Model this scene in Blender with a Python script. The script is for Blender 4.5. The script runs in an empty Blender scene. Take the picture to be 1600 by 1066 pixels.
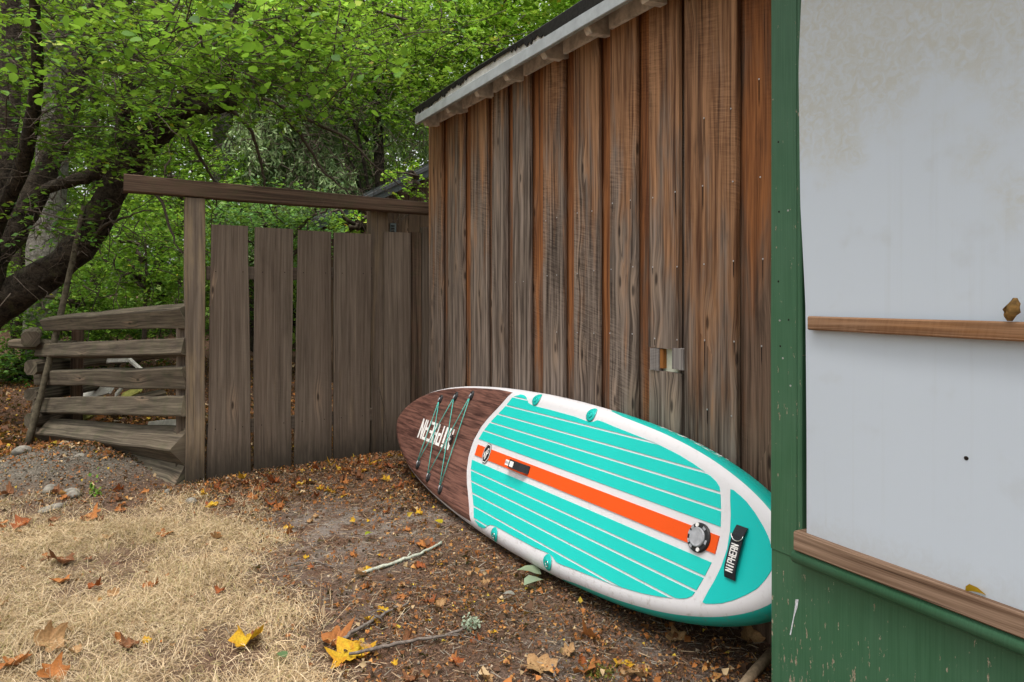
import bpy, math, random
import numpy as np
from mathutils import Vector
rng = np.random.default_rng(7)
random.seed(7)
SC = bpy.context.scene
COL = SC.collection
# ------------------------------------------------------------------ camera
F, CX, CY, H = 1067.0, 800.0, 455.0, 1.28
YAW = math.atan(597 / F)
s_, c_ = math.sin(YAW), math.cos(YAW)
cam_d = bpy.data.cameras.new("camera")
cam = bpy.data.objects.new("camera", cam_d)
COL.objects.link(cam)
cam.location = (0, 0, H)
cam.rotation_euler = (math.radians(90), 0, -YAW)
cam_d.sensor_width = 36.0
cam_d.lens = 36.0 * F / 1600
cam_d.shift_y = -(533 - CY) / 1600
cam_d.clip_start = 0.05
cam_d.clip_end = 500
SC.camera = cam
# ------------------------------------------------------------------ sky, sun, exposure
SUN_EL, SUN_AZ = math.radians(74), math.radians(222)     # azimuth clockwise from +Y
world = bpy.data.worlds.new("World")
SC.world = world
world.use_nodes = True
wn, wl = world.node_tree.nodes, world.node_tree.links
sky = wn.new("ShaderNodeTexSky")
sky.sky_type = 'NISHITA'
sky.sun_disc = False
sky.sun_elevation = SUN_EL
sky.sun_rotation = SUN_AZ
sky.air_density = 1.0
sky.dust_density = 4.0
sky.ozone_density = 1.0
hs = wn.new("ShaderNodeHueSaturation")                   # thin overcast: the blue is washed out
hs.inputs["Saturation"].default_value = 0.12
wl.new(sky.outputs[0], hs.inputs["Color"])
wl.new(hs.outputs[0], wn["Background"].inputs[0])
wn["Background"].inputs[1].default_value = 0.15
sun_d = bpy.data.lights.new("sun", 'SUN')
sun_d.energy = 1.5
sun_d.angle = math.radians(35)
sun_d.color = (1.0, 0.92, 0.80)
sun = bpy.data.objects.new("sun", sun_d)
COL.objects.link(sun)
sdir = Vector((math.sin(SUN_AZ) * math.cos(SUN_EL), math.cos(SUN_AZ) * math.cos(SUN_EL), math.sin(SUN_EL)))
sun.rotation_euler = sdir.to_track_quat('Z', 'Y').to_euler()
SC.view_settings.view_transform = 'Standard'
SC.view_settings.look = 'None'
SC.view_settings.exposure = 0.88
SC.view_settings.gamma = 1.0
SC.render.engine = 'CYCLES'
SC.cycles.use_denoising = True
SC.cycles.max_bounces = 8
SC.cycles.transparent_max_bounces = 4

# ------------------------------------------------------------------ helpers
def at(px, py=None, X=None, Y=None, d=None, z=None):
    """world point where a line of sight of the photograph meets a plane"""
    t = (px - CX) / F
    a, b = s_ + t * c_, c_ - t * s_
    if X is not None: d = X / a
    elif Y is not None: d = Y / b
    elif z is not None: d = (z - H) * F / (CY - py)
    zz = H + (CY - py) / F * d if py is not None else 0.0
    return np.array([a * d, b * d, zz])

def tag(o, label=None, cat=None, group=None, kind=None):
    if label: o["label"] = label
    if cat: o["category"] = cat
    if group: o["group"] = group
    if kind: o["kind"] = kind
    return o

def thing(name, loc, label, cat, group=None):
    o = bpy.data.objects.new(name, None)
    COL.objects.link(o)
    o.location = loc
    o.empty_display_size = 0.1
    return tag(o, label, cat, group)

def put(o, parent):
    if parent is not None:
        o.parent = parent
        if parent.parent is None and parent.type == 'EMPTY':
            o.location = -Vector(parent.location)
    return o

def link(name, me, mat=None, parent=None):
    o = bpy.data.objects.new(name, me)
    COL.objects.link(o)
    if mat is not None and not me.materials: me.materials.append(mat)
    return put(o, parent)

def mesh(name, V, Fc, smooth=False, uv=None, mat=None, parent=None, col=None):
    me = bpy.data.meshes.new(name)
    me.from_pydata([tuple(map(float, v)) for v in V], [], [tuple(int(i) for i in f) for f in Fc])
    if smooth: me.polygons.foreach_set("use_smooth", [True] * len(me.polygons))
    if uv is not None:
        l = me.uv_layers.new(name="UVMap")
        l.data.foreach_set("uv", np.asarray(uv, np.float32).ravel())
    if col is not None:
        ca = me.color_attributes.new("Col", 'FLOAT_COLOR', 'POINT')
        ca.data.foreach_set("color", np.concatenate([np.asarray(col, np.float32), np.ones((len(col), 1), np.float32)], 1).ravel())
    me.update()
    return link(name, me, mat, parent)

def big_mesh(name, V, Fc, mat=None, parent=None, col=None, smooth=False):
    """numpy mesh, Fc (n,k) all of the same corner count"""
    V = np.asarray(V, np.float32); Fc = np.asarray(Fc, np.int32)
    me = bpy.data.meshes.new(name)
    n, k = Fc.shape
    me.vertices.add(len(V)); me.vertices.foreach_set("co", V.ravel())
    me.loops.add(n * k); me.loops.foreach_set("vertex_index", Fc.ravel())
    me.polygons.add(n)
    me.polygons.foreach_set("loop_start", np.arange(0, n * k, k, dtype=np.int32))
    me.polygons.foreach_set("loop_total", np.full(n, k, np.int32))
    if smooth: me.polygons.foreach_set("use_smooth", np.ones(n, bool))
    me.update(calc_edges=True); me.validate()
    if col is not None:
        ca = me.color_attributes.new("Col", 'FLOAT_COLOR', 'POINT')
        ca.data.foreach_set("color", np.concatenate([np.asarray(col, np.float32), np.ones((len(col), 1), np.float32)], 1).ravel())
    return link(name, me, mat, parent)

def noise1(n, seed, oct=3):
    r = np.random.default_rng(seed); x = np.linspace(0, 1, n); y = np.zeros(n)
    for k in range(1, oct + 1):
        f = 1.7 * 2 ** k
        y += np.interp(x * f, np.arange(int(f) + 3), r.normal(size=int(f) + 3)) / k
    return y

def bar(name, p0, p1, wdir, w, t, mat, parent=None, seg=10, wob=0.002, seed=0, chips=0.0, w1=None, t1=None, bevel=0.0, twist=0.0, sag=0.0, tone=None, uvo=None):
    """a plank or squared rail from p0 to p1: irregular edges, bevelled section, uv = (round the section, along) in metres"""
    p0, p1 = np.asarray(p0, float), np.asarray(p1, float)
    ax = p1 - p0; L = np.linalg.norm(ax); ax = ax / L
    wd = np.asarray(wdir, float); wd = wd - ax * (wd @ ax); wd /= np.linalg.norm(wd)
    td = np.cross(ax, wd)
    w1 = w if w1 is None else w1; t1 = t if t1 is None else t1
    b = bevel if bevel else min(0.0035, t * 0.2)
    n = seg + 1
    ws = [noise1(n, seed * 17 + k) * wob for k in range(4)]
    V, UV, Fc = [], [], []
    per = 2 * (w + t)
    for i in range(n):
        f = i / seg
        hw, ht = (w + (w1 - w) * f) / 2, (t + (t1 - t) * f) / 2
        a = twist * (f - .5)
        wd2 = wd * math.cos(a) + td * math.sin(a); td2 = td * math.cos(a) - wd * math.sin(a)
        c = p0 + ax * L * f + np.array([0, 0, -sag * math.sin(math.pi * f)])
        l, r, u, d = -hw + ws[0][i], hw + ws[1][i], ht + ws[2][i] * .5, -ht + ws[3][i] * .5
        for (x, y) in ((l + b, d), (r - b, d), (r, d + b), (r, u - b), (r - b, u), (l + b, u), (l, u - b), (l, d + b)):
            V.append(c + wd2 * x + td2 * y)
    ring = np.cumsum([0, w - 2 * b, 1.4 * b, t - 2 * b, 1.4 * b, w - 2 * b, 1.4 * b, t - 2 * b, 1.4 * b])
    for i in range(seg):
        for k in range(8):
            k2 = (k + 1) % 8
            Fc.append((i * 8 + k, i * 8 + k2, (i + 1) * 8 + k2, (i + 1) * 8 + k))
            UV += [(ring[k], L * i / seg), (ring[k + 1], L * i / seg), (ring[k + 1], L * (i + 1) / seg), (ring[k], L * (i + 1) / seg)]
    Fc.append(tuple(reversed(range(8)))); UV += [(0.01 * k, 0.004 * (k % 3)) for k in range(8)]
    Fc.append(tuple(range(seg * 8, seg * 8 + 8))); UV += [(0.01 * k, L + 0.004 * (k % 3)) for k in range(8)]
    if uvo is not None: UV = [(a + uvo[0], q + uvo[1]) for a, q in UV]
    o = mesh(name, V, Fc, uv=UV, mat=mat, parent=parent)
    o["tone"] = float(tone if tone is not None else 0.0)
    return o

def tube_data(pts, rad, sides=8, seed=0, rough=0.0):
    P = np.asarray(pts, float); n = len(P)
    R = np.interp(np.linspace(0, 1, n), np.linspace(0, 1, len(rad)), rad)
    T = np.gradient(P, axis=0); T /= np.linalg.norm(T, axis=1)[:, None] + 1e-9
    up = np.array([0.13, 0.31, 1.0]); up = up / np.linalg.norm(up)
    r = np.random.default_rng(seed)
    V, Fc, UV = [], [], []
    L = np.concatenate([[0], np.cumsum(np.linalg.norm(np.diff(P, axis=0), axis=1))])
    for i in range(n):
        a = np.cross(T[i], up)
        if np.linalg.norm(a) < .05: a = np.cross(T[i], [1, 0, 0])
        a /= np.linalg.norm(a); b = np.cross(T[i], a)
        for k in range(sides):
            th = 2 * math.pi * k / sides
            rr = R[i] * (1 + (r.normal() * rough if rough else 0))
            V.append(P[i] + rr * (math.cos(th) * a + math.sin(th) * b))
    for i in range(n - 1):
        for k in range(sides):
            k2 = (k + 1) % sides
            Fc.append((i * sides + k, i * sides + k2, (i + 1) * sides + k2, (i + 1) * sides + k))
            u0, u1 = k * .05, (k + 1) * .05
            UV += [(u0, L[i]), (u1, L[i]), (u1, L[i + 1]), (u0, L[i + 1])]
    V.append(P[0]); V.append(P[-1]); a, b = len(V) - 2, len(V) - 1
    for k in range(sides):
        k2 = (k + 1) % sides
        Fc.append((a, k2, k)); UV += [(0, 0)] * 3
        Fc.append((b, (n - 1) * sides + k, (n - 1) * sides + k2)); UV += [(0, 0)] * 3
    return V, Fc, UV

def tube(name, pts, rad, mat, parent=None, sides=8, seed=0, rough=0.0):
    V, Fc, UV = tube_data(pts, rad, sides, seed, rough)
    return mesh(name, V, Fc, smooth=True, uv=UV, mat=mat, parent=parent)

def smooth_path(pts, n):
    P = np.asarray(pts, float)
    t = np.concatenate([[0], np.cumsum(np.linalg.norm(np.diff(P, axis=0), axis=1))]); t /= t[-1]
    x = np.linspace(0, 1, n)
    Q = np.stack([np.interp(x, t, P[:, k]) for k in range(3)], 1)
    for _ in range(max(1, n // (2 * len(pts)))):
        Q[1:-1] = (Q[:-2] + 2 * Q[1:-1] + Q[2:]) / 4
    return Q

def box(name, c0, c1, mat, parent=None, tone=None):
    (x0, y0, z0), (x1, y1, z1) = c0, c1
    V = [(x0, y0, z0), (x1, y0, z0), (x1, y1, z0), (x0, y1, z0), (x0, y0, z1), (x1, y0, z1), (x1, y1, z1), (x0, y1, z1)]
    Fc = [(0, 3, 2, 1), (4, 5, 6, 7), (0, 1, 5, 4), (1, 2, 6, 5), (2, 3, 7, 6), (3, 0, 4, 7)]
    UV = []
    for f in Fc:
        for i in f: UV.append((V[i][0] + V[i][1], V[i][2]))
    o = mesh(name, V, Fc, uv=UV, mat=mat, parent=parent)
    if tone is not None: o["tone"] = tone
    return o

# ------------------------------------------------------------------ materials
def new_mat(name):
    m = bpy.data.materials.new(name)
    m.use_nodes = True
    nt = m.node_tree
    return m, nt.nodes, nt.links, nt.nodes["Principled BSDF"]

class NB:
    """small node builder"""
    def __init__(self, m):
        self.n, self.l = m.node_tree.nodes, m.node_tree.links
    def v(self, x, sock):
        if isinstance(x, bpy.types.NodeSocket): self.l.new(x, sock)
        elif x is not None: sock.default_value = x
    def math(self, op, a, b=None, c=None, clamp=False):
        n = self.n.new("ShaderNodeMath"); n.operation = op; n.use_clamp = clamp
        self.v(a, n.inputs[0]); self.v(b, n.inputs[1]); self.v(c, n.inputs[2])
        return n.outputs[0]
    def mix(self, f, a, b, blend='MIX'):
        n = self.n.new("ShaderNodeMix"); n.data_type = 'RGBA'; n.blend_type = blend
        self.v(f, n.inputs[0])
        self.v(a if not isinstance(a, tuple) else (*a[:3], 1), n.inputs[6])
        self.v(b if not isinstance(b, tuple) else (*b[:3], 1), n.inputs[7])
        return n.outputs[2]
    def ss(self, x, lo, hi, a=0.0, b=1.0):
        n = self.n.new("ShaderNodeMapRange"); n.interpolation_type = 'SMOOTHSTEP'
        self.v(x, n.inputs[0]); n.inputs[1].default_value = lo; n.inputs[2].default_value = hi
        n.inputs[3].default_value = a; n.inputs[4].default_value = b
        return n.outputs[0]
    def comb(self, x, y, z=0.0):
        n = self.n.new("ShaderNodeCombineXYZ")
        self.v(x, n.inputs[0]); self.v(y, n.inputs[1]); self.v(z, n.inputs[2])
        return n.outputs[0]
    def sep(self, v):
        n = self.n.new("ShaderNodeSeparateXYZ"); self.l.new(v, n.inputs[0]); return n.outputs
    def noise(self, vec, scale=1.0, detail=3.0, rough=0.5, dist=0.0):
        n = self.n.new("ShaderNodeTexNoise")
        if vec is not None: self.l.new(vec, n.inputs["Vector"])
        n.inputs["Scale"].default_value = scale; n.inputs["Detail"].default_value = detail
        n.inputs["Roughness"].default_value = rough; n.inputs["Distortion"].default_value = dist
        return n.outputs["Fac"]
    def voro(self, vec, scale=1.0, feature='F1', rnd=1.0, dims='3D'):
        n = self.n.new("ShaderNodeTexVoronoi"); n.feature = feature; n.voronoi_dimensions = dims
        self.l.new(vec, n.inputs["Vector"]); n.inputs["Scale"].default_value = scale
        n.inputs["Randomness"].default_value = rnd
        return n
    def pos(self): return self.n.new("ShaderNodeNewGeometry").outputs["Position"]
    def uv(self): 
        n = self.n.new("ShaderNodeUVMap"); n.uv_map = "UVMap"; return n.outputs[0]
    def rnd(self): return self.n.new("ShaderNodeObjectInfo").outputs["Random"]
    def oattr(self, name):
        n = self.n.new("ShaderNodeAttribute"); n.attribute_type = 'OBJECT'; n.attribute_name = name; return n.outputs["Fac"]
    def col(self):
        n = self.n.new("ShaderNodeAttribute"); n.attribute_name = "Col"; return n.outputs["Color"]
    def bump(self, h, strength, dist):
        n = self.n.new("ShaderNodeBump"); n.inputs["Strength"].default_value = strength; n.inputs["Distance"].default_value = dist
        self.l.new(h, n.inputs["Height"]); return n.outputs[0]

def wood(name, lo, hi, fresh_lo, fresh_hi, zfade=None, bias=0.0, knots=0.5, saw=0.25, grain=90.0, green=0.0, rough=0.85, base_dirt=0.0, streak=0.55, warp=0.05, kw=0.018, lo2=0.46, hi2=0.76):
    """weathered timber: lo/hi weathered grey, fresh = unweathered tone where the eave keeps the rain off (or object tone says so)"""
    m, n, l, P = new_mat(name); b = NB(m)
    uv = b.sep(b.uv()); r = b.rnd(); tone = b.oattr("tone")
    x = b.math('ADD', uv[0], b.math('MULTIPLY', r, 37.13)); y = b.math('ADD', uv[1], b.math('MULTIPLY', r, 91.7))
    # knots
    kv = b.voro(b.comb(b.math('MULTIPLY', x, 7.0), b.math('MULTIPLY', y, 2.1)), dims='2D')
    kd = kv.outputs["Distance"]; kc = b.sep(kv.outputs["Color"])[0]
    kon = b.math('GREATER_THAN', kc, 1.0 - knots)
    kzone = b.math('MULTIPLY', b.ss(kd, 0.05, 0.40, 1.0, 0.0), kon)
    kcore = b.math('MULTIPLY', b.ss(kd, 0.030, 0.085, 1.0, 0.0), kon)
    # the grain bends round the knots
    lowf = b.noise(b.comb(b.math('MULTIPLY', x, 5.0), b.math('MULTIPLY', y, 0.9)), 1.0, 2.0)
    xw = b.math('ADD', x, b.math('MULTIPLY', b.math('SUBTRACT', lowf, .5), warp))
    xw = b.math('ADD', xw, b.math('MULTIPLY', kzone, kw))
    g1 = b.noise(b.comb(b.math('MULTIPLY', xw, grain), b.math('MULTIPLY', y, 1.7)), 1.0, 4.0, 0.65)
    g2 = b.noise(b.comb(b.math('MULTIPLY', xw, grain * 4.0), b.math('MULTIPLY', y, 3.5)), 1.0, 2.0, 0.6)
    g3 = b.noise(b.comb(b.math('MULTIPLY', xw, 30.0), b.math('MULTIPLY', y, 0.45)), 1.0, 3.0, .6)
    smk = b.ss(b.noise(b.comb(b.math('MULTIPLY', x, 2.5), b.math('MULTIPLY', y, 1.1)), 1.0, 2.0), .50, .66)
    sm = b.noise(b.comb(b.math('MULTIPLY', x, 9.0), b.math('ADD', b.math('MULTIPLY', y, 120.0), b.math('MULTIPLY', x, 25.0))), 1.0, 3.0, 0.7)
    sm = b.math('ADD', 0.5, b.math('MULTIPLY', b.math('SUBTRACT', sm, .5), smk))
    gg = b.math('ADD', b.math('MULTIPLY', g1, 0.55), b.math('ADD', b.math('MULTIPLY', g2, 0.25), b.math('MULTIPLY', g3, 0.42)))
    gg = b.math('ADD', gg, b.math('MULTIPLY', b.math('SUBTRACT', sm, .5), saw))
    gf = b.ss(gg, lo2, hi2)
    grey = b.mix(gf, lo, hi); fresh = b.mix(gf, fresh_lo, fresh_hi)
    # where it is still fresh
    fm = b.math('ADD', tone, bias)
    if zfade:
        z = b.sep(b.pos())[2]
        zz = b.math('DIVIDE', b.math('SUBTRACT', z, zfade[0]), zfade[1] - zfade[0])
        fm = b.math('ADD', fm, zz)
    patch = b.noise(b.comb(b.math('MULTIPLY', xw, 14.0), b.math('MULTIPLY', y, 1.6)), 1.0, 4.0, 0.65)
    fm = b.math('ADD', fm, b.math('MULTIPLY', b.math('SUBTRACT', patch, .5), 2.9))
    fm = b.ss(fm, 0.05, 0.90)
    c = b.mix(fm, grey, fresh)
    hue = b.noise(b.comb(b.math('MULTIPLY', x, 3.0), b.math('MULTIPLY', y, 0.4)), 1.0, 1.0)
    c = b.mix(b.ss(hue, .35, .75, 0.0, .45), c, b.mix(.55, c, (0.045, 0.020, 0.012)))
    # dark weather streaks along the grain
    st = b.noise(b.comb(b.math('MULTIPLY', xw, 46.0), b.math('MULTIPLY', y, 0.55)), 1.0, 3.0, 0.65)
    c = b.mix(b.ss(st, 0.54, 0.74, 0.0, streak), c, (0.020, 0.014, 0.012))
    bl = b.noise(b.comb(b.math('MULTIPLY', xw, 11.0), b.math('MULTIPLY', y, 1.9)), 1.0, 4.0, 0.7, 0.4)
    c = b.mix(b.ss(bl, 0.52, 0.72, 0.0, streak * .8), c, b.mix(.72, c, (0.018, 0.012, 0.010)))
    c = b.mix(b.ss(bl, 0.46, 0.28, 0.0, .28), c, b.mix(.5, c, hi))
    c = b.mix(b.math('MULTIPLY', kcore, 0.75), c, (0.018, 0.009, 0.005))
    halo = b.math('MULTIPLY', b.math('SUBTRACT', kzone, kcore, clamp=True), b.ss(g1, .35, .7))
    c = b.mix(b.math('MULTIPLY', halo, 0.5), c, (0.36, 0.24, 0.16))
    # fine cracks
    ck = b.noise(b.comb(b.math('MULTIPLY', xw, 150.0), b.math('MULTIPLY', y, 1.3)), 1.0, 1.0)
    crack = b.ss(ck, 0.70, 0.76)
    c = b.mix(b.math('MULTIPLY', crack, 0.75), c, (0.012, 0.009, 0.008))
    if green:
        gm = b.noise(b.pos(), 9.0, 4.0, 0.7)
        c = b.mix(b.ss(gm, .45, .75, 0.0, green), c, (0.045, 0.060, 0.022))
    if base_dirt:
        z = b.sep(b.pos())[2]
        nz = b.noise(b.comb(b.math('MULTIPLY', x, 60.0), b.math('MULTIPLY', y, 9.0)), 1.0, 3.0)
        dm = b.ss(b.math('ADD', z, b.math('MULTIPLY', nz, -0.22)), -0.10, base_dirt, 0.8, 0.0)
        c = b.mix(dm, c, (0.020, 0.017, 0.012))
    l.new(c, P.inputs["Base Color"])
    P.inputs["Roughness"].default_value = rough
    P.inputs["Specular IOR Level"].default_value = 0.25
    hgt = b.math('SUBTRACT', b.math('ADD', b.math('MULTIPLY', gg, 0.7), b.math('MULTIPLY', sm, saw * .5)), b.math('MULTIPLY', crack, 0.8))
    hgt = b.math('SUBTRACT', hgt, b.math('MULTIPLY', kcore, .4))
    l.new(b.bump(hgt, 0.7, 0.0035), P.inputs["Normal"])
    return m

def plain(name, col, rough=0.6, spec=0.3, var=0.15, scale=30.0, bump=0.0, metal=0.0):
    m, n, l, P = new_mat(name); b = NB(m)
    nz = b.noise(b.pos(), scale, 4.0, 0.6)
    c = b.mix(b.ss(nz, .3, .7), tuple(k * (1 - var) for k in col), tuple(min(1, k * (1 + var)) for k in col))
    l.new(c, P.inputs["Base Color"])
    P.inputs["Roughness"].default_value = rough
    P.inputs["Specular IOR Level"].default_value = spec
    P.inputs["Metallic"].default_value = metal
    if bump: l.new(b.bump(nz, bump, 0.002), P.inputs["Normal"])
    return m

def leaf_mat(name, trans=0.45, spec=0.25, rough=0.5, vary=0.0):
    m, n, l, P = new_mat(name); b = NB(m)
    c = b.col()
    if vary:
        nz = b.noise(b.pos(), 160.0, 3.0)
        c = b.mix(b.ss(nz, .35, .7, 0.0, vary), c, b.mix(.6, c, (0.03, 0.015, 0.006)))
    l.new(c, P.inputs["Base Color"])
    P.inputs["Roughness"].default_value = rough
    P.inputs["Specular IOR Level"].default_value = spec
    if trans:
        tr = n.new("ShaderNodeBsdfTranslucent"); mx = n.new("ShaderNodeMixShader")
        tc = b.mix(0.38, c, (0.34, 0.52, 0.03)) if not vary else c
        l.new(tc, tr.inputs[0]); mx.inputs[0].default_value = trans
        l.new(P.outputs[0], mx.inputs[1]); l.new(tr.outputs[0], mx.inputs[2])
        l.new(mx.outputs[0], n["Material Output"].inputs[0])
    return m

M = {}
M['shed'] = wood("cedar_board", (0.032, 0.021, 0.016), (0.300, 0.236, 0.196), (0.095, 0.038, 0.017), (0.430, 0.228, 0.118), zfade=(1.15, 2.50), bias=0.05, knots=0.40, saw=0.32, grain=58, streak=.72)
M['shed_under'] = wood("cedar_underboard", (0.050, 0.030, 0.020), (0.240, 0.155, 0.110), (0.105, 0.034, 0.012), (0.370, 0.145, 0.050), zfade=(1.1, 2.5), bias=-0.12, knots=0.35, saw=0.3, grain=62, streak=.8)
M['gate'] = wood("grey_gate_timber", (0.072, 0.053, 0.040), (0.215, 0.168, 0.132), (0.13, 0.088, 0.05), (0.32, 0.245, 0.165), bias=-0.35, knots=0.05, saw=0.08, grain=75, base_dirt=0.26, streak=.38, warp=.02, lo2=.38, hi2=.86)
M['beam'] = wood("brown_beam_timber", (0.030, 0.018, 0.012), (0.150, 0.098, 0.068), (0.05, 0.025, 0.014), (0.16, 0.085, 0.05), bias=-0.1, knots=0.15, saw=0.2, grain=110, green=0.25)
M['rail'] = wood("split_rail_timber", (0.045, 0.036, 0.026), (0.185, 0.152, 0.110), (0.10, 0.05, 0.025), (0.2, 0.12, 0.07), bias=-0.35, knots=0.2, saw=0.05, grain=60, green=0.35, streak=.85, warp=.04)
M['sill'] = wood("brown_sill_timber", (0.120, 0.066, 0.038), (0.400, 0.270, 0.190), (0.16, 0.075, 0.03), (0.42, 0.25, 0.14), bias=0.1, knots=0.25, saw=0.15, grain=70, streak=.3)
M['strip'] = wood("brown_strip_timber", (0.130, 0.062, 0.030), (0.340, 0.200, 0.120), (0.18, 0.07, 0.02), (0.36, 0.18, 0.08), bias=0.3, knots=0.3, saw=0.15, grain=80, streak=.3)
M['patch'] = wood("silver_patch_timber", (0.120, 0.105, 0.100), (0.300, 0.270, 0.260), (0.2, 0.15, 0.12), (0.3, 0.22, 0.18), bias=-0.6, knots=0.1, saw=0.3, streak=.2)
M['cut'] = wood("fresh_cut_timber", (0.25, 0.09, 0.02), (0.45, 0.20, 0.05), (0.25, 0.09, 0.02), (0.45, 0.20, 0.05), knots=0, saw=.2)
M['fascia'] = plain("pale_grey_paint", (0.34, 0.37, 0.39), 0.6, .3, .12, 14, .3)
M['fascia_up'] = plain("chalky_white_paint", (0.50, 0.50, 0.48), 0.7, .3, .2, 22, .4)
M['rafter'] = plain("flaking_cream_paint", (0.60, 0.54, 0.50), 0.8, .2, .3, 18, .4)
M['tar'] = plain("black_roofing", (0.012, 0.011, 0.010), 0.75, .3, .5, 60, .6)
M['insul'] = plain("pale_backing_sheet", (0.52, 0.54, 0.44), 0.8, .2, .06, 40)
M['nail'] = plain("zinc_nail", (0.45, 0.45, 0.46), 0.45, .5, .2, 80, 0, .6)
M['stain'] = plain("nail_stain", (0.020, 0.015, 0.013), 0.9, .1, .4, 120)
M['bark'] = None

def bark_mat(name, lo, hi, moss):
    m, n, l, P = new_mat(name); b = NB(m)
    p = b.pos()
    n1 = b.noise(p, 14.0, 5.0, .7, .6); n2 = b.noise(p, 60.0, 3.0, .6)
    c = b.mix(b.ss(b.math('ADD', b.math('MULTIPLY', n1, .7), b.math('MULTIPLY', n2, .3)), .35, .68), lo, hi)
    ms = b.noise(p, 5.0, 4.0, .65)
    c = b.mix(b.ss(ms, .55, .72, 0, .8), c, moss)
    l.new(c, P.inputs["Base Color"]); P.inputs["Roughness"].default_value = .95; P.inputs["Specular IOR Level"].default_value = .15
    l.new(b.bump(b.math('ADD', n1, b.math('MULTIPLY', n2, .4)), .9, .03), P.inputs["Normal"])
    return m
M['bark'] = bark_mat("dark_bark", (0.010, 0.008, 0.006), (0.072, 0.057, 0.043), (0.060, 0.058, 0.028))
M['bark_pale'] = bark_mat("pale_bark", (0.10, 0.09, 0.08), (0.34, 0.31, 0.28), (0.12, 0.12, 0.07))
M['twig'] = plain("twig_bark", (0.075, 0.058, 0.045), .9, .15, .35, 50)
M['stick'] = plain("grey_stick", (0.15, 0.125, 0.11), .9, .15, .35, 70, .5)
M['stake'] = plain("brown_stake", (0.26, 0.19, 0.125), .9, .15, .3, 50, .4)
M['pole'] = plain("mossy_pole", (0.10, 0.085, 0.06), .95, .1, .4, 30, .5)
M['lichen'] = plain("lichen_stick", (0.36, 0.37, 0.31), .95, .1, .35, 90, .6)
M['stone'] = plain("grey_stone", (0.20, 0.185, 0.16), .9, .2, .4, 26, .7)
M['grit'] = plain("brown_grit", (0.17, 0.15, 0.125), .9, .2, .35, 60, .4)
M['leaf'] = leaf_mat("green_leaf", .50, .22, .5)
M['needle'] = leaf_mat("conifer_spray", .25, .2, .6)
M['dry'] = leaf_mat("dry_leaf", .22, .18, .7, .5)
M['grass'] = leaf_mat("dry_grass", .25, .12, .7)
M['litter'] = leaf_mat("leaf_litter", .10, .12, .8)

# green painted timber with chips, and the plastic sheet
def green_paint(name, chips):
    m, n, l, P = new_mat(name); b = NB(m); p = b.pos(); q = b.sep(p)
    st = b.comb(b.math('MULTIPLY', q[1], 1.0), 0.0, b.math('MULTIPLY', q[2], .28))
    n1 = b.noise(st, 75.0, 4.0, .72); n2 = b.noise(p, 5.0, 3.0, .6); n3 = b.noise(p, 240.0, 2.0)
    low = b.ss(q[2], 0.25, 0.62, 0.075 * chips, 0.0)
    m1 = b.math('ADD', b.math('ADD', n1, low), b.math('MULTIPLY', b.math('SUBTRACT', n2, .5), .26))
    ch = b.ss(m1, .650, .672)
    brush = b.noise(b.comb(b.math('MULTIPLY', q[1], 260.0), 0.0, b.math('MULTIPLY', q[2], 5.0)), 1.0, 3.0)
    c = b.mix(b.ss(brush, .3, .7), (0.036, 0.112, 0.056), (0.050, 0.140, 0.074))
    c = b.mix(b.ss(n2, .35, .75, 0, .35), c, (0.078, 0.165, 0.105))
    c = b.mix(ch, c, b.mix(b.ss(n3, .3, .7), (0.22, 0.16, 0.11), (0.42, 0.37, 0.28)))
    l.new(c, P.inputs["Base Color"]); P.inputs["Roughness"].default_value = .42; P.inputs["Specular IOR Level"].default_value = .35
    l.new(b.bump(b.math('SUBTRACT', b.math('MULTIPLY', brush, .35), ch), .5, .0012), P.inputs["Normal"])
    return m
M['green'] = green_paint("green_paint", 1.0)
M['green_clean'] = green_paint("green_trim_paint", 0.1)
m, n, l, P = new_mat("white_plastic_sheet"); b = NB(m); p = b.pos(); q = b.sep(p)
n1 = b.noise(p, 3.2, 3.0, .6); n2 = b.noise(p, 42.0, 4.0, .68, 1.4); n3 = b.noise(p, 11.0, 3.0)
reg_ = b.math('ADD', b.math('MULTIPLY', b.math('SUBTRACT', q[2], 1.58), 1.2), b.math('MULTIPLY', b.math('SUBTRACT', n1, .5), 1.5))
reg_ = b.ss(reg_, -.10, .22)
film = b.math('MULTIPLY', reg_, b.ss(n2, .30, .68, .25, 1.0))
c = b.mix(b.math('MULTIPLY', film, .75), (0.550, 0.615, 0.705), (0.48, 0.475, 0.42))
c = b.mix(b.ss(n3, .58, .8, 0, .16), c, (0.35, 0.33, 0.28))
drip = b.noise(b.comb(0.0, b.math('MULTIPLY', q[1], 38.0), b.math('MULTIPLY', q[2], 1.1)), 1.0, 3.0, .6)
c = b.mix(b.ss(drip, .56, .74, 0, .08), c, (0.36, 0.36, 0.33))
low_ = b.ss(b.math('ADD', q[2], b.math('MULTIPLY', n2, -.10)), .56, .70, .35, 0)
c = b.mix(low_, c, (0.30, 0.27, 0.21))
speck = b.voro(p, 26.0); c = b.mix(b.math('MULTIPLY', b.ss(speck.outputs["Distance"], .03, .07, .7, 0), b.math('GREATER_THAN', b.sep(speck.outputs["Color"])[0], .93)), c, (0.12, .13, .08))
l.new(c, P.inputs["Base Color"]); P.inputs["Roughness"].default_value = .38; P.inputs["Specular IOR Level"].default_value = .4
rib = b.math('SINE', b.math('MULTIPLY', q[1], 2 * math.pi / 0.0048))
l.new(b.bump(b.math('ADD', rib, b.math('MULTIPLY', n1, 3.0)), .045, .0006), P.inputs["Normal"])
M['sheet'] = m

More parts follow.
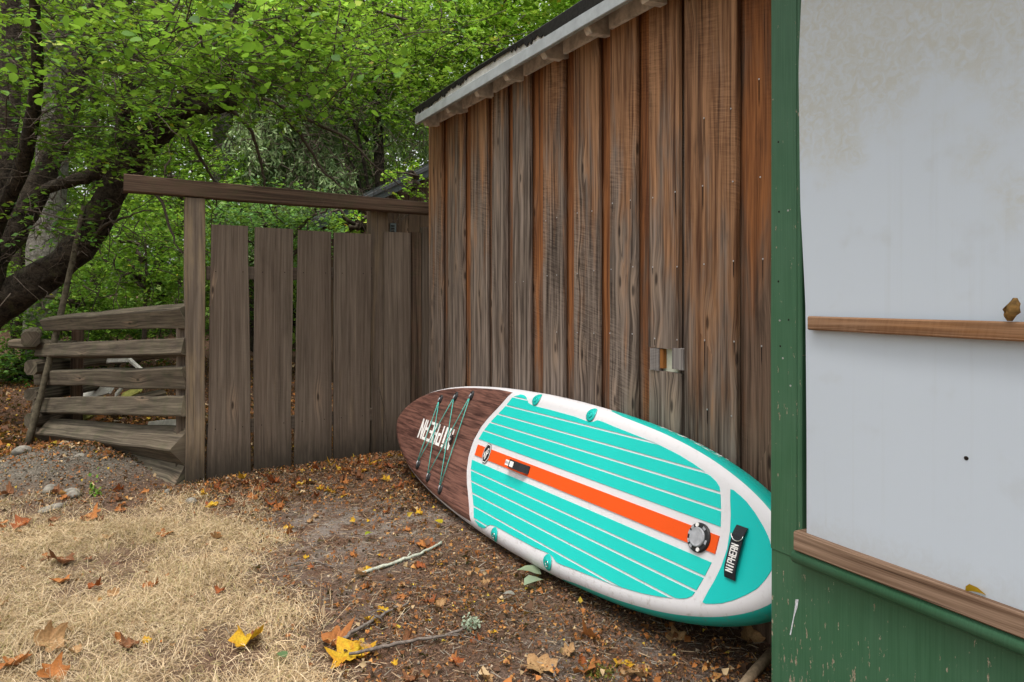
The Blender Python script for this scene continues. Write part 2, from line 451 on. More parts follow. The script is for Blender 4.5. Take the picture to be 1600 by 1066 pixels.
# ------------------------------------------------------------------ ground
def hnoise(x, y, seed=0):
    r = np.random.default_rng(100 + seed); z = np.zeros_like(np.asarray(x, float))
    for k in range(5):
        f = 0.9 * 1.9 ** k; a, ph, ph2 = r.uniform(0, 6.28), r.uniform(0, 6.28), r.uniform(0, 6.28)
        z = z + np.sin(f * (x * np.cos(a) + y * np.sin(a)) + ph) * np.sin(f * 1.3 * (y * np.cos(a) - x * np.sin(a)) + ph2) / (1.6 ** k)
    return z
def gauss(x, y, cx, cy, sx, sy): return np.exp(-((x - cx) / sx) ** 2 - ((y - cy) / sy) ** 2)
def ground_z(x, y):
    x = np.asarray(x, float); y = np.asarray(y, float)
    z = 0.012 * hnoise(x, y)
    z = z + 0.055 * gauss(x, y, 1.75, 4.75, .75, .45) + 0.035 * gauss(x, y, 1.0, 4.75, .6, .3)
    z = z + 0.15 * gauss(x, y, -.50, 5.75, .55, .75)
    z = z - 0.06 * gauss(x, y, -1.6, 7.6, 1.2, 1.2)
    z = z + .020 * gauss(x, y, -.5, 5.6, .6, .8) * hnoise(x * 6, y * 6, 5)
    far = np.clip((y - 7.5) / 20, 0, 1)
    z = z + far * 0.9 - 0.10 * np.clip((y - 6.0) / 2, 0, 1) * (1 - far)
    z = np.where(x > 1.95, np.minimum(z, 0.0), z)
    return z
def grass_mask(x, y):
    w = 0.16 * hnoise(x * 2.2, y * 2.2, 3)
    return np.clip((0.62 + w - x) / .30, 0, 1) * np.clip((4.86 + w * 1.8 - y) / .5, 0, 1)

m, n, l, P = new_mat("earth"); b = NB(m); p = b.pos()
ca = n.new("ShaderNodeAttribute"); ca.attribute_name = "Col"; ch = b.sep(ca.outputs["Color"])
n1 = b.noise(p, 7.0, 4.0, .6); n2 = b.noise(p, 55.0, 4.0, .7); n3 = b.noise(p, 260.0, 3.0, .7)
soil = b.mix(b.ss(b.math('ADD', b.math('MULTIPLY', n2, .55), b.math('MULTIPLY', n3, .45)), .36, .66), (0.046, 0.024, 0.016), (0.190, 0.112, 0.076))
soil = b.mix(b.ss(n1, .5, .7, 0, .55), soil, (0.050, 0.028, 0.020))
silt = b.mix(b.ss(n3, .3, .7), (0.150, 0.128, 0.112), (0.300, 0.265, 0.240))
c = b.mix(b.math('MULTIPLY', ch[1], b.ss(n1, .36, .62, 0, .8)), soil, silt)
straw = b.mix(b.ss(n3, .3, .7), (0.14, 0.10, 0.065), (0.36, 0.27, 0.18))
c = b.mix(ch[0], c, straw)
grav = b.mix(b.ss(n2, .35, .65), (0.070, 0.060, 0.048), (0.195, 0.172, 0.142))
c = b.mix(b.math('MULTIPLY', ch[2], b.ss(n1, .2, .45)), c, grav)
l.new(c, P.inputs["Base Color"]); P.inputs["Roughness"].default_value = .95; P.inputs["Specular IOR Level"].default_value = .15
l.new(b.bump(b.math('ADD', b.math('MULTIPLY', n2, .8), b.math('MULTIPLY', n3, .5)), .9, .012), P.inputs["Normal"])
M['earth'] = m
def axis(lo, hi, step, far_lo, far_hi):
    a = list(np.arange(lo, hi, step)); st = step; v = lo; pre = []
    while v > far_lo: st *= 1.45; v -= st; pre.append(v)
    v = hi; st = step; post = []
    while v < far_hi: st *= 1.45; v += st; post.append(v)
    return np.array(pre[::-1] + a + post)
gx, gy = axis(-2.4, 2.4, .035, -160, 160), axis(1.0, 7.5, .035, -120, 200)
GX, GY = np.meshgrid(gx, gy); GZ = ground_z(GX, GY)
near = (np.abs(GX) < 3) & (GY < 8)
GZ = GZ + np.where(near, rng.normal(size=GZ.shape) * .0035 * (1 - .5 * grass_mask(GX, GY)), 0)
nx, ny = len(gx), len(gy)
idx = np.arange(nx * ny).reshape(ny, nx)
FQ = np.stack([idx[:-1, :-1], idx[:-1, 1:], idx[1:, 1:], idx[1:, :-1]], -1).reshape(-1, 4)
silt_m = np.clip(gauss(GX, GY, .93, 3.75, .42, .55) * 1.2 + gauss(GX, GY, 1.35, 3.7, .35, .35) + gauss(GX, GY, 1.42, 1.75, .30, .45) * 1.0 + .3 * gauss(GX, GY, .75, 2.9, .2, .6), 0, 1)
grav_m = np.clip(gauss(GX, GY, -.50, 5.75, .70, .75) * 1.5, 0, 1) * (1 - .6 * grass_mask(GX, GY))
gcol = np.stack([grass_mask(GX, GY) * np.clip(.62 + .35 * hnoise(GX * 4.5, GY * 4.5, 9), .1, 1), silt_m, grav_m], -1).reshape(-1, 3)
g_ob = big_mesh("ground", np.stack([GX, GY, GZ], -1).reshape(-1, 3), FQ, M['earth'], None, gcol, True)
tag(g_ob, kind="structure")

# ------------------------------------------------------------------ shed: board-on-board wall
WX = 1.99            # outer face of the proud boards
SHED_END = 4.86
shed = thing("shed", (2.6, 3.2, 0), "weathered cedar board shed with pale eave, the paddle board leaning on it", "shed")
def wy(px, X=WX): return float(at(px, X=X)[1])
TOPZ = 2.62
proud = [(669, 690, -.05), (700, 723, -.35), (735, 760, -.3), (769, 790, -.65), (801, 827, -.70), (848, 880, -.15), (896, 935, -.05), (952, 993, .0), (1013, 1060, .10), (1068, 1150, .42)]
holes = {8}
for i, (a, c, tn) in enumerate(proud):
    y0, y1 = wy(a), wy(c)
    if i == 0: y0 = SHED_END
    ym, w = (y0 + y1) / 2, y0 - y1
    dx = random.uniform(-.002, .002)
    if i in holes:
        zc = float(at(1040, 545, X=WX)[2]); zt = float(at(1040, 533, X=WX)[2]); zb = float(at(1040, 581, X=WX)[2])
        bar("wall_board", (WX + .0125, ym, zc), (WX + .0125, ym, TOPZ), (0, 1, 0), w, .024, M['shed'], shed, 26, .0012, 50 + i, tone=tn)
        bar("wall_board", (WX + .0140, ym - .004, -.03), (WX + .0140, ym - .004, zb), (0, 1, 0), w + .012, .024, M['shed'], shed, 14, .0012, 80 + i, tone=-.45)
    else:
        bar("wall_board", (WX + .0125 + dx, ym, -.03), (WX + .0125 + dx, ym + random.uniform(-.003, .003), TOPZ), (0, 1, 0), w, .024, M['shed'], shed, 34, .0014, 20 + i, tone=tn)
under = [(690, 700, .1), (723, 735, .75), (760, 769, .1), (790, 801, .1), (827, 848, .55), (880, 896, .80), (935, 952, .78), (993, 1013, .62), (1060, 1068, -.4), (1150, 1230, .30)]
for i, (a, c, tn) in enumerate(under):
    y0, y1 = wy(a) + .03, wy(c) - .03
    if i == 9: y0, y1 = wy(1150) + .03, 1.02
    ym, w = (y0 + y1) / 2, y0 - y1
    bar("underboard", (WX + .046, ym, -.03), (WX + .046, ym, TOPZ), (0, 1, 0), w, .024, M['shed_under'] if tn > .05 else M['shed'], shed, 26, .001, 120 + i, tone=tn)
# the cut-out with its pale backing sheet
hp = lambda px, py, X=WX: at(px, py, X=X)
def quadbox(name, px0, py0, px1, py1, X0, X1, mat, tone=0):
    a, c = hp(px0, py0, X0), hp(px1, py1, X0)
    return box(name, (X0, min(a[1], c[1]), min(a[2], c[2])), (X1, max(a[1], c[1]), max(a[2], c[2])), mat, shed, tone)
quadbox("backing_sheet", 1035, 535, 1060, 584, WX + .022, WX + .0275, M['insul'])
quadbox("patch_block", 1050, 543.5, 1067.5, 579, WX - .002, WX + .0215, M['patch'], -.3)
quadbox("patch_block", 1015.5, 543.5, 1030, 580, WX - .001, WX + .0215, M['patch'], -.3)
quadbox("cut_edge", 1029.8, 545, 1036.5, 576, WX + .003, WX + .0218, M['cut'])
# nails with dark weeping stains
nail_me = None
nails = [(928, 423), (955, 421), (989, 417), (1020, 417.6), (1058, 417), (1100, 413), (1146, 408), (928, 521), (953, 521), (988, 522), (1023, 529), (1058, 531), (1101, 532), (1147, 534),
         (1145, 284), (1098, 290.6), (1055, 300), (1020, 309), (985, 313), (957, 318), (925, 330), (902, 333), (902, 428), (870, 430), (855, 431), (1100, 185), (1142, 170), (1192, 405), (1190, 541), (1188, 277), (1186, 124),
         (870, 340), (853, 345), (818, 440), (806, 441), (902, 520), (870, 519), (1105, 640), (1143, 650)]
for i, (px, py) in enumerate(nails):
    X = WX - .0005 if px < 1155 else WX + .0335
    q = hp(px, py, X)
    if nail_me is None:
        V, Fc = [], []
        for j, (rr, hh) in enumerate(((.0035, 0), (.0035, .001), (.002, .0018))):
            for k in range(8): V.append((-hh, rr * math.cos(k * math.pi / 4), rr * math.sin(k * math.pi / 4)))
        for j in range(2):
            for k in range(8): Fc.append((j * 8 + k, j * 8 + (k + 1) % 8, j * 8 + 8 + (k + 1) % 8, j * 8 + 8 + k))
        Fc.append(tuple(range(16, 24)))
        o = mesh("nail", V, Fc, mat=M['nail'], parent=shed); nail_me = o.data
    else:
        o = link("nail", nail_me, None, shed)
    o.location = Vector(q) - Vector(shed.location)
    if i % 3 != 2:
        L = random.uniform(.03, .16)
        ww = .0022
        mesh("nail_stain", [(X - .0004, q[1] - ww, q[2]), (X - .0004, q[1] + ww, q[2]), (X - .0004, q[1] + ww * .8, q[2] - L * .7), (X - .0004, q[1], q[2] - L), (X - .0004, q[1] - ww * .8, q[2] - L * .7)],
             [(0, 1, 2, 3, 4)], mat=M['stain'], parent=shed)
# end wall, back, roof
box("end_wall", (WX + .06, SHED_END - .03, -.05), (4.6, SHED_END, 2.55), M['shed'], shed, .0)
EX = 1.86
YE, YN = 4.74, 1.10
rafY = [wy(p) for p in (685, 722, 769, 816, 877, 947, 1037, 1180)]
for i, y in enumerate(rafY):
    V = []
    for yy in (y - .022, y + .022):
        V += [(EX + .002, yy, 2.535), (EX + .002, yy, 2.61), (2.25, yy, 2.70), (2.25, yy, 2.60), (WX + .01, yy, 2.50), (EX + .03, yy, 2.492)]
    V = np.array(V); n6 = 6
    Fc = [tuple(range(6)), tuple(range(11, 5, -1))] + [(k, 6 + k, 6 + (k + 1) % 6, (k + 1) % 6) for k in range(6)]
    mesh("rafter_tail", V, Fc, mat=M['rafter'], parent=shed)
for i in range(len(rafY) - 1):
    box("eave_block", (WX - .022, rafY[i + 1] + .030, 2.515), (WX - .002, rafY[i] - .050, 2.60), M['rafter'], shed)
bar("fascia_lower", (EX - .012, YE, 2.540), (EX - .012, YN, 2.540), (0, 0, 1), .064, .024, M['fascia'], shed, 24, .0015, 300)
bar("fascia_upper", (EX - .002, YE + .015, 2.598), (EX - .002, YN, 2.598), (0, 0, 1), .050, .024, M['fascia_up'], shed, 24, .0015, 301)
# roofing felt drooping over the fascia in torn tongues
nn = 260
ys = np.linspace(YE + .05, YN, nn)
r2 = np.random.default_rng(5)
drip = np.clip(noise1(nn, 77, 6) * .022 + r2.normal(size=nn) * .010 + .020, .004, .050)
wave = noise1(nn, 78, 3) * .004
V, Fc = [], []
for i in range(nn):
    zt = 2.632 + wave[i]
    for (x, z) in ((EX + .30, zt + .09), (EX - .020, zt + .006), (EX - .030, zt - .004), (EX - .0235, zt - .016 - drip[i]), (EX - .0180, zt - .015 - drip[i]), (EX - .0180, zt - .008), (EX + .30, zt + .078)):
        V.append((x, ys[i], z))
for i in range(nn - 1):
    for k in range(7): Fc.append((i * 7 + k, i * 7 + (k + 1) % 7, i * 7 + 7 + (k + 1) % 7, i * 7 + 7 + k))
Fc += [tuple(range(7)), tuple(range(nn * 7 - 1, nn * 7 - 8, -1))]
mesh("roof_felt", V, Fc, mat=M['tar'], parent=shed)
V = [(EX + .02, YE + .02, 2.622), (4.8, YE + .02, 3.42), (4.8, YN, 3.42), (EX + .02, YN, 2.622), (EX + .02, YE + .02, 2.640), (4.8, YE + .02, 3.46), (4.8, YN, 3.46), (EX + .02, YN, 2.640)]
mesh("roof", V, [(0, 1, 2, 3), (7, 6, 5, 4), (0, 4, 5, 1), (1, 5, 6, 2), (2, 6, 7, 3), (3, 7, 4, 0)], mat=M['tar'], parent=shed)

# ------------------------------------------------------------------ green bay with boarded window
GXP = 1.50
GYC = GXP * (c_ - .3777 * s_) / (s_ + .3777 * c_)
bay = thing("boarded_window_bay", (1.6, .6, 0), "green painted bay beside the shed, its window covered by a white plastic sheet", "wall")
gp = lambda px, py: at(px, py, X=GXP)
zs = float(gp(1203, 857)[2])
y_in = float(gp(1252, 500)[1])
Y0 = -1.2
# core behind everything
box("bay_core", (GXP + .03, Y0, -.05), (1.97, GYC - .006, 2.44), M['green'], bay)
bar("corner_board", (GXP + .0135, (GYC + y_in) / 2 + .006, zs + .0015), (GXP + .0135, (GYC + y_in) / 2 + .006, 2.44), (0, 1, 0), GYC - y_in - .012, .025, M['green_clean'], bay, 20, .0008, 401)
bar("window_stop", (GXP + .012, y_in + .004, zs + .0345), (GXP + .012, y_in + .004, 2.44), (0, 1, 0), .015, .034, M['green_clean'], bay, 16, .0008, 402)
bar("lower_panel", (GXP + .016, (GYC + Y0) / 2, -.05), (GXP + .016, (GYC + Y0) / 2, zs), (0, 1, 0), GYC - Y0, .026, M['green'], bay, 8, .0003, 403)
# sill: brown board over a green half round
a0, a1 = gp(1254, 842), gp(1600, 957)
zsill = float(gp(1248, 854)[2])
bar("window_sill", (GXP - .002, y_in - .001, zsill + .022), (GXP - .002, Y0, zsill + .022), (0, 0, 1),   .046, .058, M['sill'], bay, 16, .001, 404)
hr = []
for i in range(2): hr.append((GXP - .014, y_in + .006 if i == 0 else Y0, zsill - .0195))
tube("sill_moulding", hr, [.0185, .0185], M['green_clean'], bay, 14)
# bowed plastic sheet
ny_, nz_ = 26, 44
V, Fc = [], []
yv = np.linspace(y_in - .006, Y0 + .1, ny_); zv = np.linspace(zsill + .030, 2.46, nz_)
for j, z in enumerate(zv):
    bow = .004 * math.sin((z - .6) * 2.3)
    for i, y in enumerate(yv):
        e = max(0, 1 - (y_in - y) / .25)
        off = -.006 * e * (1 + math.sin((z - .9) * 3.1)) - .004 * math.sin((y_in - y) * 5) * math.sin(z * 2.2)
        yy = y
        if i == 0: yy = float(at(np.interp(z, [.6, .9, 1.25, 1.5, 1.85, 2.1], [1260.5, 1260, 1258, 1250, 1247.5, 1254]), X=GXP - .0105 + off)[1])
        V.append((GXP - .0105 + off + bow * .3, yy, z))
for j in range(nz_ - 1):
    for i in range(ny_ - 1): Fc.append((j * ny_ + i, j * ny_ + i + 1, (j + 1) * ny_ + i + 1, (j + 1) * ny_ + i))
nV = len(V)
V += [(x + .004, y, z) for (x, y, z) in V]
Fc += [tuple(k + nV for k in reversed(f)) for f in Fc]
for j in range(nz_ - 1): Fc.append((j * ny_, (j + 1) * ny_, (j + 1) * ny_ + nV, j * ny_ + nV))
mesh("plastic_sheet", V, Fc, smooth=False, mat=M['sheet'], parent=bay)
b0, b1 = at(1265.5, 505, X=GXP - .03), at(1600, 518.5, X=GXP - .03)
bdir = (b1 - b0) / np.linalg.norm(b1 - b0)
bar("wooden_strip", b0, b0 + bdir * 1.3, (0, 0, 1), .036, .018, M['strip'], bay, 14, .0008, 405)
# little holes and nail heads in the corner board, white paint scuff
for i, (px, py) in enumerate(((1217, 331), (1231, 329), (1216, 440), (1218, 501), (1232, 500), (1223, 560), (1219, 541), (1235, 603), (1216, 222))):
    q = gp(px, py); o = link("screw_hole", nail_me, None, bay)
    o.location = Vector((GXP + .0008, q[1], q[2])) - Vector(bay.location); o.scale = (.5, .8, .8)
    if i % 2 == 0:
        o.material_slots[0].link = 'OBJECT'; o.material_slots[0].material = M['stain']
q = [gp(*k) for k in ((1242, 937), (1247, 937), (1245, 950), (1240, 965), (1235, 993), (1233, 992), (1238, 968), (1241, 950))]
mesh("paint_scuff", [(GXP + .0026 - .0006, k[1], k[2]) for k in q], [tuple(range(8))], mat=plain("white_scuff", (0.6, 0.62, 0.66), .7, .2, .3, 200), parent=bay)
mk = at(1510, 716, X=GXP - .0125); o = link("sheet_mark", nail_me, None, bay); o.location = Vector((GXP - .0125, mk[1], mk[2])) - Vector(bay.location); o.scale = (1.2, 1.3, 1.2); o.material_slots[0].link = 'OBJECT'; o.material_slots[0].material = M['stain']
# eave over the bay, out of the top of the frame
bay_roof = [(1.12, GYC + .12, 2.46), (2.1, GYC + .12, 2.62), (2.1, Y0, 2.62), (1.12, Y0, 2.46)]
V = bay_roof + [(x, y, z + .05) for x, y, z in bay_roof]
mesh("bay_eave", V, [(0, 1, 2, 3), (7, 6, 5, 4), (0, 4, 5, 1), (1, 5, 6, 2), (2, 6, 7, 3), (3, 7, 4, 0)], mat=M['rafter'], parent=bay)

# ------------------------------------------------------------------ paddle board
SB = 1.03
O = np.array([1.65808, 2.56571, 0.50246 - 1.35]) * SB + np.array([0, 0, H])
U = np.array([-0.01407676, 0.99968762, -0.02065181]); Vv = np.array([0.36750777, 0.02438094, 0.92970082]); N = np.array([-0.92991391, -0.00549748, 0.36773617])
KR, UR = 0.03737 / SB, 0.5217 * SB
TH, RR = 0.145, 0.066
def Bp(u, v, w):
    u, v, w = np.broadcast_arrays(np.asarray(u, float), np.asarray(v, float), np.asarray(w, float))
    rk = KR * np.maximum(u - UR, 0) ** 2 + .10 * np.maximum(-.75 - u, 0) ** 2 * 0
    return O + u[..., None] * U + v[..., None] * Vv + (w + rk)[..., None] * N
ou = np.array([1.925, 1.915, 1.885, 1.82, 1.72, 1.56, 1.40, 1.20, 1.00, .80, .60, .32, .03, -.25, -.45, -.58, -.70, -.80, -.90, -1.02, -1.10, -1.17, -1.23, -1.275, -1.295, -1.30])
oh = np.array([0., .045, .090, .143, .205, .268, .308, .342, .364, .379, .388, .394, .389, .376, .360, .345, .326, .306, .281, .241, .206, .167, .121, .072, .032, 0.])
th = np.concatenate([[0], np.cumsum(np.hypot(np.diff(ou), np.diff(oh)))])
tt = np.linspace(0, th[-1], 110)
hu, hh = np.interp(tt, th, ou), np.interp(tt, th, oh)
for _ in range(3):
    hu[1:-1] = (hu[:-2] + 2 * hu[1:-1] + hu[2:]) / 4; hh[1:-1] = (hh[:-2] + 2 * hh[1:-1] + hh[2:]) / 4
OUT = np.concatenate([np.stack([hu, hh], 1), np.stack([hu[-2:0:-1], -hh[-2:0:-1]], 1)])       # closed outline
def dist_out(u, v):
    q = np.stack([np.ravel(u), np.ravel(v)], 1)[:, None, :]
    A = OUT[None]; Bq = np.roll(OUT, -1, 0)[None]; AB = Bq - A
    t = np.clip(((q - A) * AB).sum(-1) / (AB ** 2).sum(-1), 0, 1)
    return np.sqrt((((A + t[..., None] * AB) - q) ** 2).sum(-1)).min(1).reshape(np.shape(u))
PE = 2.3
def wsurf(u, v):
    d = np.clip(dist_out(u, v) / RR, 0, 1)
    return -TH / 2 * (1 - (1 - (1 - d) ** PE) ** (1 / PE))
sup = thing("paddle_board", tuple(O - np.array([0, 0, O[2]])), "turquoise and white paddle board with wood-look nose, lying on its side against the shed", "paddle board")
tan = np.roll(OUT, -1, 0) - np.roll(OUT, 1, 0); tan /= np.linalg.norm(tan, axis=1)[:, None]
nin = np.stack([tan[:, 1], -tan[:, 0]], 1)
cen = np.stack([np.clip(OUT[:, 0], -1.0, 1.6), 0 * OUT[:, 0]], 1)
nin *= np.sign(((cen - OUT) * nin).sum(1))[:, None]
phis = np.linspace(0, 180, 25)
rings, paint = [], []
NO = len(OUT)
inner = OUT + nin * RR
for f in (0.0, .4, .75):
    q = np.stack([inner[:, 0], inner[:, 1] * f], 1); rings.append(Bp(q[:, 0], q[:, 1], 0)); paint.append(np.full(NO, -90.))
fth = lambda u: np.interp(u, [-1.4, -.42, -.30, -.20, -.11, 2], [40, 42, 46, 60, 130, 400])
for ph in phis:
    a = math.radians(ph)
    ins = RR * (1 - abs(math.sin(a)) ** (2 / PE)); ww = -TH / 2 * (1 - math.copysign(abs(math.cos(a)) ** (2 / PE), math.cos(a)))
    q = OUT + nin * ins; rings.append(Bp(q[:, 0], q[:, 1], ww)); paint.append(ph - fth(OUT[:, 0]))
for f in (.75, .4, 0.0):
    q = np.stack([inner[:, 0], inner[:, 1] * f], 1); rings.append(Bp(q[:, 0], q[:, 1], -TH)); paint.append(np.full(NO, 90.))
Vb = np.concatenate(rings); Fb = []
for j in range(len(rings) - 1):
    for k in range(NO): Fb.append((j * NO + k, j * NO + (k + 1) % NO, (j + 1) * NO + (k + 1) % NO, (j + 1) * NO + k))
m, n, l, P = new_mat("board_skin"); b = NB(m)
at_ = n.new("ShaderNodeAttribute"); at_.attribute_name = "paint"
pf = b.ss(at_.outputs["Fac"], -.8, .8)
c = b.mix(pf, (0.64, 0.63, 0.66), (0.004, 0.40, 0.35))
seam = b.math('MULTIPLY', b.ss(b.math('ABSOLUTE', b.math('SUBTRACT', at_.outputs["Fac"], 22.0)), 1.2, 2.6, .35, 0), pf)
c = b.mix(seam, c, (0.003, .30, .27))
l.new(c, P.inputs["Base Color"]); P.inputs["Roughness"].default_value = .38; P.inputs["Specular IOR Level"].default_value = .4
gr_ = b.noise(b.pos(), 34.0, 5.0, .72); g_z = b.sep(b.pos())[2]
c = b.mix(b.math('MULTIPLY', b.ss(gr_, .50, .76, 0, .55), b.ss(g_z, .05, .50, 1.0, .25)), c, (0.22, 0.18, 0.14))
l.new(c, P.inputs["Base Color"])
dr_ = b.noise(b.pos(), 160.0, 2.0); l.new(b.bump(dr_, .06, .001), P.inputs["Normal"])
body = big_mesh("board_body", Vb, Fb, m, sup, None, True)
pa = body.data.attributes.new("paint", 'FLOAT', 'POINT'); pa.data.foreach_set("value", np.concatenate(paint).astype(np.float32))

def eva(name, col, col2=None, wood_=False):
    m, n, l, P = new_mat(name); b = NB(m); p = b.pos()
    if wood_:
        uv = b.sep(b.uv())
        w1 = b.noise(b.comb(b.math('MULTIPLY', uv[0], 4.0), b.math('MULTIPLY', uv[1], 75.0)), 1.0, 4.0, .65, .6)
        w2 = b.noise(b.comb(b.math('MULTIPLY', uv[0], 18.0), b.math('MULTIPLY', uv[1], 230.0)), 1.0, 2.0)
        big = b.noise(b.comb(b.math('MULTIPLY', uv[0], 3.0), b.math('MULTIPLY', uv[1], 9.0)), 1.0, 2.0)
        g = b.math('ADD', b.math('MULTIPLY', w1, .65), b.math('ADD', b.math('MULTIPLY', w2, .2), b.math('MULTIPLY', big, .3)))
        c = b.mix(b.ss(g, .42, .72), (0.034, 0.013, 0.011), (0.215, 0.100, 0.076))
        l.new(c, P.inputs["Base Color"])
        P.inputs["Roughness"].default_value = .5
    else:
        d1 = b.noise(p, 420.0, 2.0); d2 = b.noise(p, 6.0, 2.0); d3 = b.noise(p, 90.0, 4.0, .7); d4 = b.noise(p, 330.0, 2.0)
        c = b.mix(b.ss(d2, .3, .7, 0, .16), col, tuple(k * .78 for k in col))
        c = b.mix(b.ss(d4, .3, .75, 0, .14), c, tuple(k * .62 + .02 for k in col))
        c = b.mix(b.ss(d3, .60, .78, 0, .22), c, (0.20, 0.17, 0.13))
        l.new(c, P.inputs["Base Color"]); P.inputs["Roughness"].default_value = .62
        l.new(b.bump(d1, .18, .001), P.inputs["Normal"])
    P.inputs["Specular IOR Level"].default_value = .3
    return m
M['turq'] = eva("turquoise_foam", (0.008, 0.545, 0.490))
M['tail'] = eva("turquoise_vinyl", (0.002, 0.49, 0.46)); M['orange'] = eva("orange_foam", (0.78, 0.082, 0.003))
M['white'] = eva("white_foam", (0.64, 0.63, 0.66)); M['woodprint'] = eva("wood_print", None, wood_=True)
M['black'] = plain("black_rubber", (0.012, 0.012, 0.014), .5, .4, .2, 80); M['strap'] = plain("black_webbing", (0.018, 0.019, 0.024), .7, .3, .3, 300, .4)
M['letter'] = plain("white_print", (0.78, 0.76, 0.75), .6, .3, .03, 60); M['grey'] = plain("grey_plastic", (0.34, 0.35, 0.38), .35, .5, .15, 60)
M['cord'] = plain("turquoise_cord", (0.07, 0.46, 0.40), .6, .3, .2, 200); M['teal'] = plain("teal_rubber", (0.005, 0.42, 0.38), .45, .4, .1, 60)
M['steel'] = plain("steel_ring", (0.6, 0.62, 0.62), .25, .5, .1, 60, 0, 1.0)

def sheet_grid(name, UU, VV, h, mat, parent, lift=0.0):
    """a thin pad draped on the deck; UU,VV 2-D arrays of board coordinates"""
    nu, nv = UU.shape
    w = wsurf(UU, VV)
    top = Bp(UU, VV, w + h + lift).reshape(-1, 3); bot = Bp(UU, VV, w + lift - .0005).reshape(-1, 3)
    id_ = np.arange(nu * nv).reshape(nu, nv); Fc, UV = [], []
    uvs = np.stack([UU.ravel(), VV.ravel()], 1)
    P3 = top
    for i in range(nu - 1):
        for j in range(nv - 1):
            q = (id_[i, j], id_[i + 1, j], id_[i + 1, j + 1], id_[i, j + 1])
            ar = np.linalg.norm(np.cross(P3[q[2]] - P3[q[0]], P3[q[3]] - P3[q[1]]))
            if ar > 1e-9: Fc.append(q)
    per = list(id_[:, 0]) + list(id_[-1, 1:]) + list(id_[-2::-1, -1]) + list(id_[0, -2:0:-1])
    nt = nu * nv
    Fq = list(Fc)
    for k in range(len(per)):
        a, c = per[k], per[(k + 1) % len(per)]
        if np.linalg.norm(P3[a] - P3[c]) > 1e-6: Fq.append((a, a + nt, c + nt, c))
    allv = np.concatenate([top, bot]); uva = np.concatenate([uvs, uvs])
    UVl = [uva[i] for f in Fq for i in f]
    o = mesh(name, allv, Fq, smooth=False, uv=UVl, mat=mat, parent=parent)
    return o
# nose and tail ends of the deck pad as functions of v
av = np.array([0, .06, .11, .166, .222, .28, .335, .350]); un_u = np.array([.812, .803, .781, .740, .686, .630, .590, .54])
un_w = np.array([[0, .858], [.05, .855], [.13, .822], [.19, .776], [.27, .698], [.36, .620], [.40, .60]])
unose = lambda v: np.interp(np.abs(v), av, un_u)
uwood = lambda v: np.interp(np.abs(v), un_w[:, 0], un_w[:, 1])
tv = np.array([0, .03, .06, .112, .166, .19, .205, .216, .235, .26, .36]); tu = np.array([-.981, -.980, -.974, -.959, -.939, -.926, -.905, -.881, -.815, -.70, -.5])
utail = lambda v: np.interp(np.abs(v), tv, tu)
ve_u = np.array([-1.2, -.93, -.90, -.87, -.80, -.70, -.56, -.42, -.30, -.215, -.175, -.155, -.135, -.10, .0, .2, .36, .39, .425, .445, .465, .50, .53, .60])
ve_v = np.array([.19, .19, .205, .216, .236, .258, .279, .292, .303, .312, .314, .306, .299, .298, .306, .310, .311, .313, .320, .333, .347, .355, .355, .343])
vedge = lambda u: np.interp(u, ve_u, ve_v)
VG = [.030 * 1, .0600, .1126, .1667, .2214, .2781, .3325, .36]
gap = .0042
pad = None
for sg in (1, -1):
    for i in range(1, 7):
        lo, hi = VG[i] + (gap if i > 1 else 0), VG[i + 1] - gap
        na, nb = 90, 4
        A, Bv = np.meshgrid(np.linspace(0, 1, na), np.linspace(lo, hi, nb), indexing='ij')
        un_, ut_ = unose(Bv), utail(Bv)
        if i == 6: un_ = np.minimum(un_, .585); ut_ = np.full_like(ut_, .43)
        UUg = ut_ + (un_ - ut_) * A
        VVg = np.minimum(Bv, vedge(UUg))
        # a short outer strip exists only near the nose corner
        sheet_grid("deck_strip", UUg, sg * VVg, .0026, M['turq'], sup)
A, Bv = np.meshgrid(np.linspace(0, 1, 60), np.linspace(-.030, .030, 4), indexing='ij')
sheet_grid("orange_stripe", -.980 + (.790 + .980) * A, Bv, .0045, M['orange'], sup)
# wood-print nose pad
vv_ = np.linspace(-1, 1, 41)
OI = OUT + nin * .024
hi_ = [p for p in OI if p[0] > .62]
topu = np.array(sorted([(p[1], p[0]) for p in hi_]))
vmax = .356
vs = np.sin(vv_ * math.pi / 2) * vmax
unosew = []
for v in vs:
    cand = topu[np.argsort(topu[:, 0])]
    unosew.append(np.interp(v, cand[:, 0], cand[:, 1]))
unosew = np.maximum(np.array(unosew), uwood(vs) + .002)
A, Bv = np.meshgrid(np.linspace(0, 1, 44), vs, indexing='ij')
UUg = uwood(Bv) + (unosew[None, :] - uwood(Bv)) * A
nose = sheet_grid("nose_pad", UUg, Bv, .003, M['woodprint'], sup)
# tail pad
lv = np.array([0, .06, .11, .15, .19]); lu = np.array([-1.022, -1.016, -1.003, -.988, -.976])
ov = np.array([0, .04, .077, .108, .14, .17, .191]); oz = np.array([-1.205, -1.190, -1.168, -1.135, -1.093, -1.043, -.984])
vs = np.linspace(-.189, .189, 33)
A, Bv = np.meshgrid(np.linspace(0, 1, 16), vs, indexing='ij')
La, Lo = np.interp(np.abs(Bv), lv, lu), np.interp(np.abs(Bv), ov, oz)
sheet_grid("tail_pad", La + (Lo - La) * A, Bv, .002, M['tail'], sup)

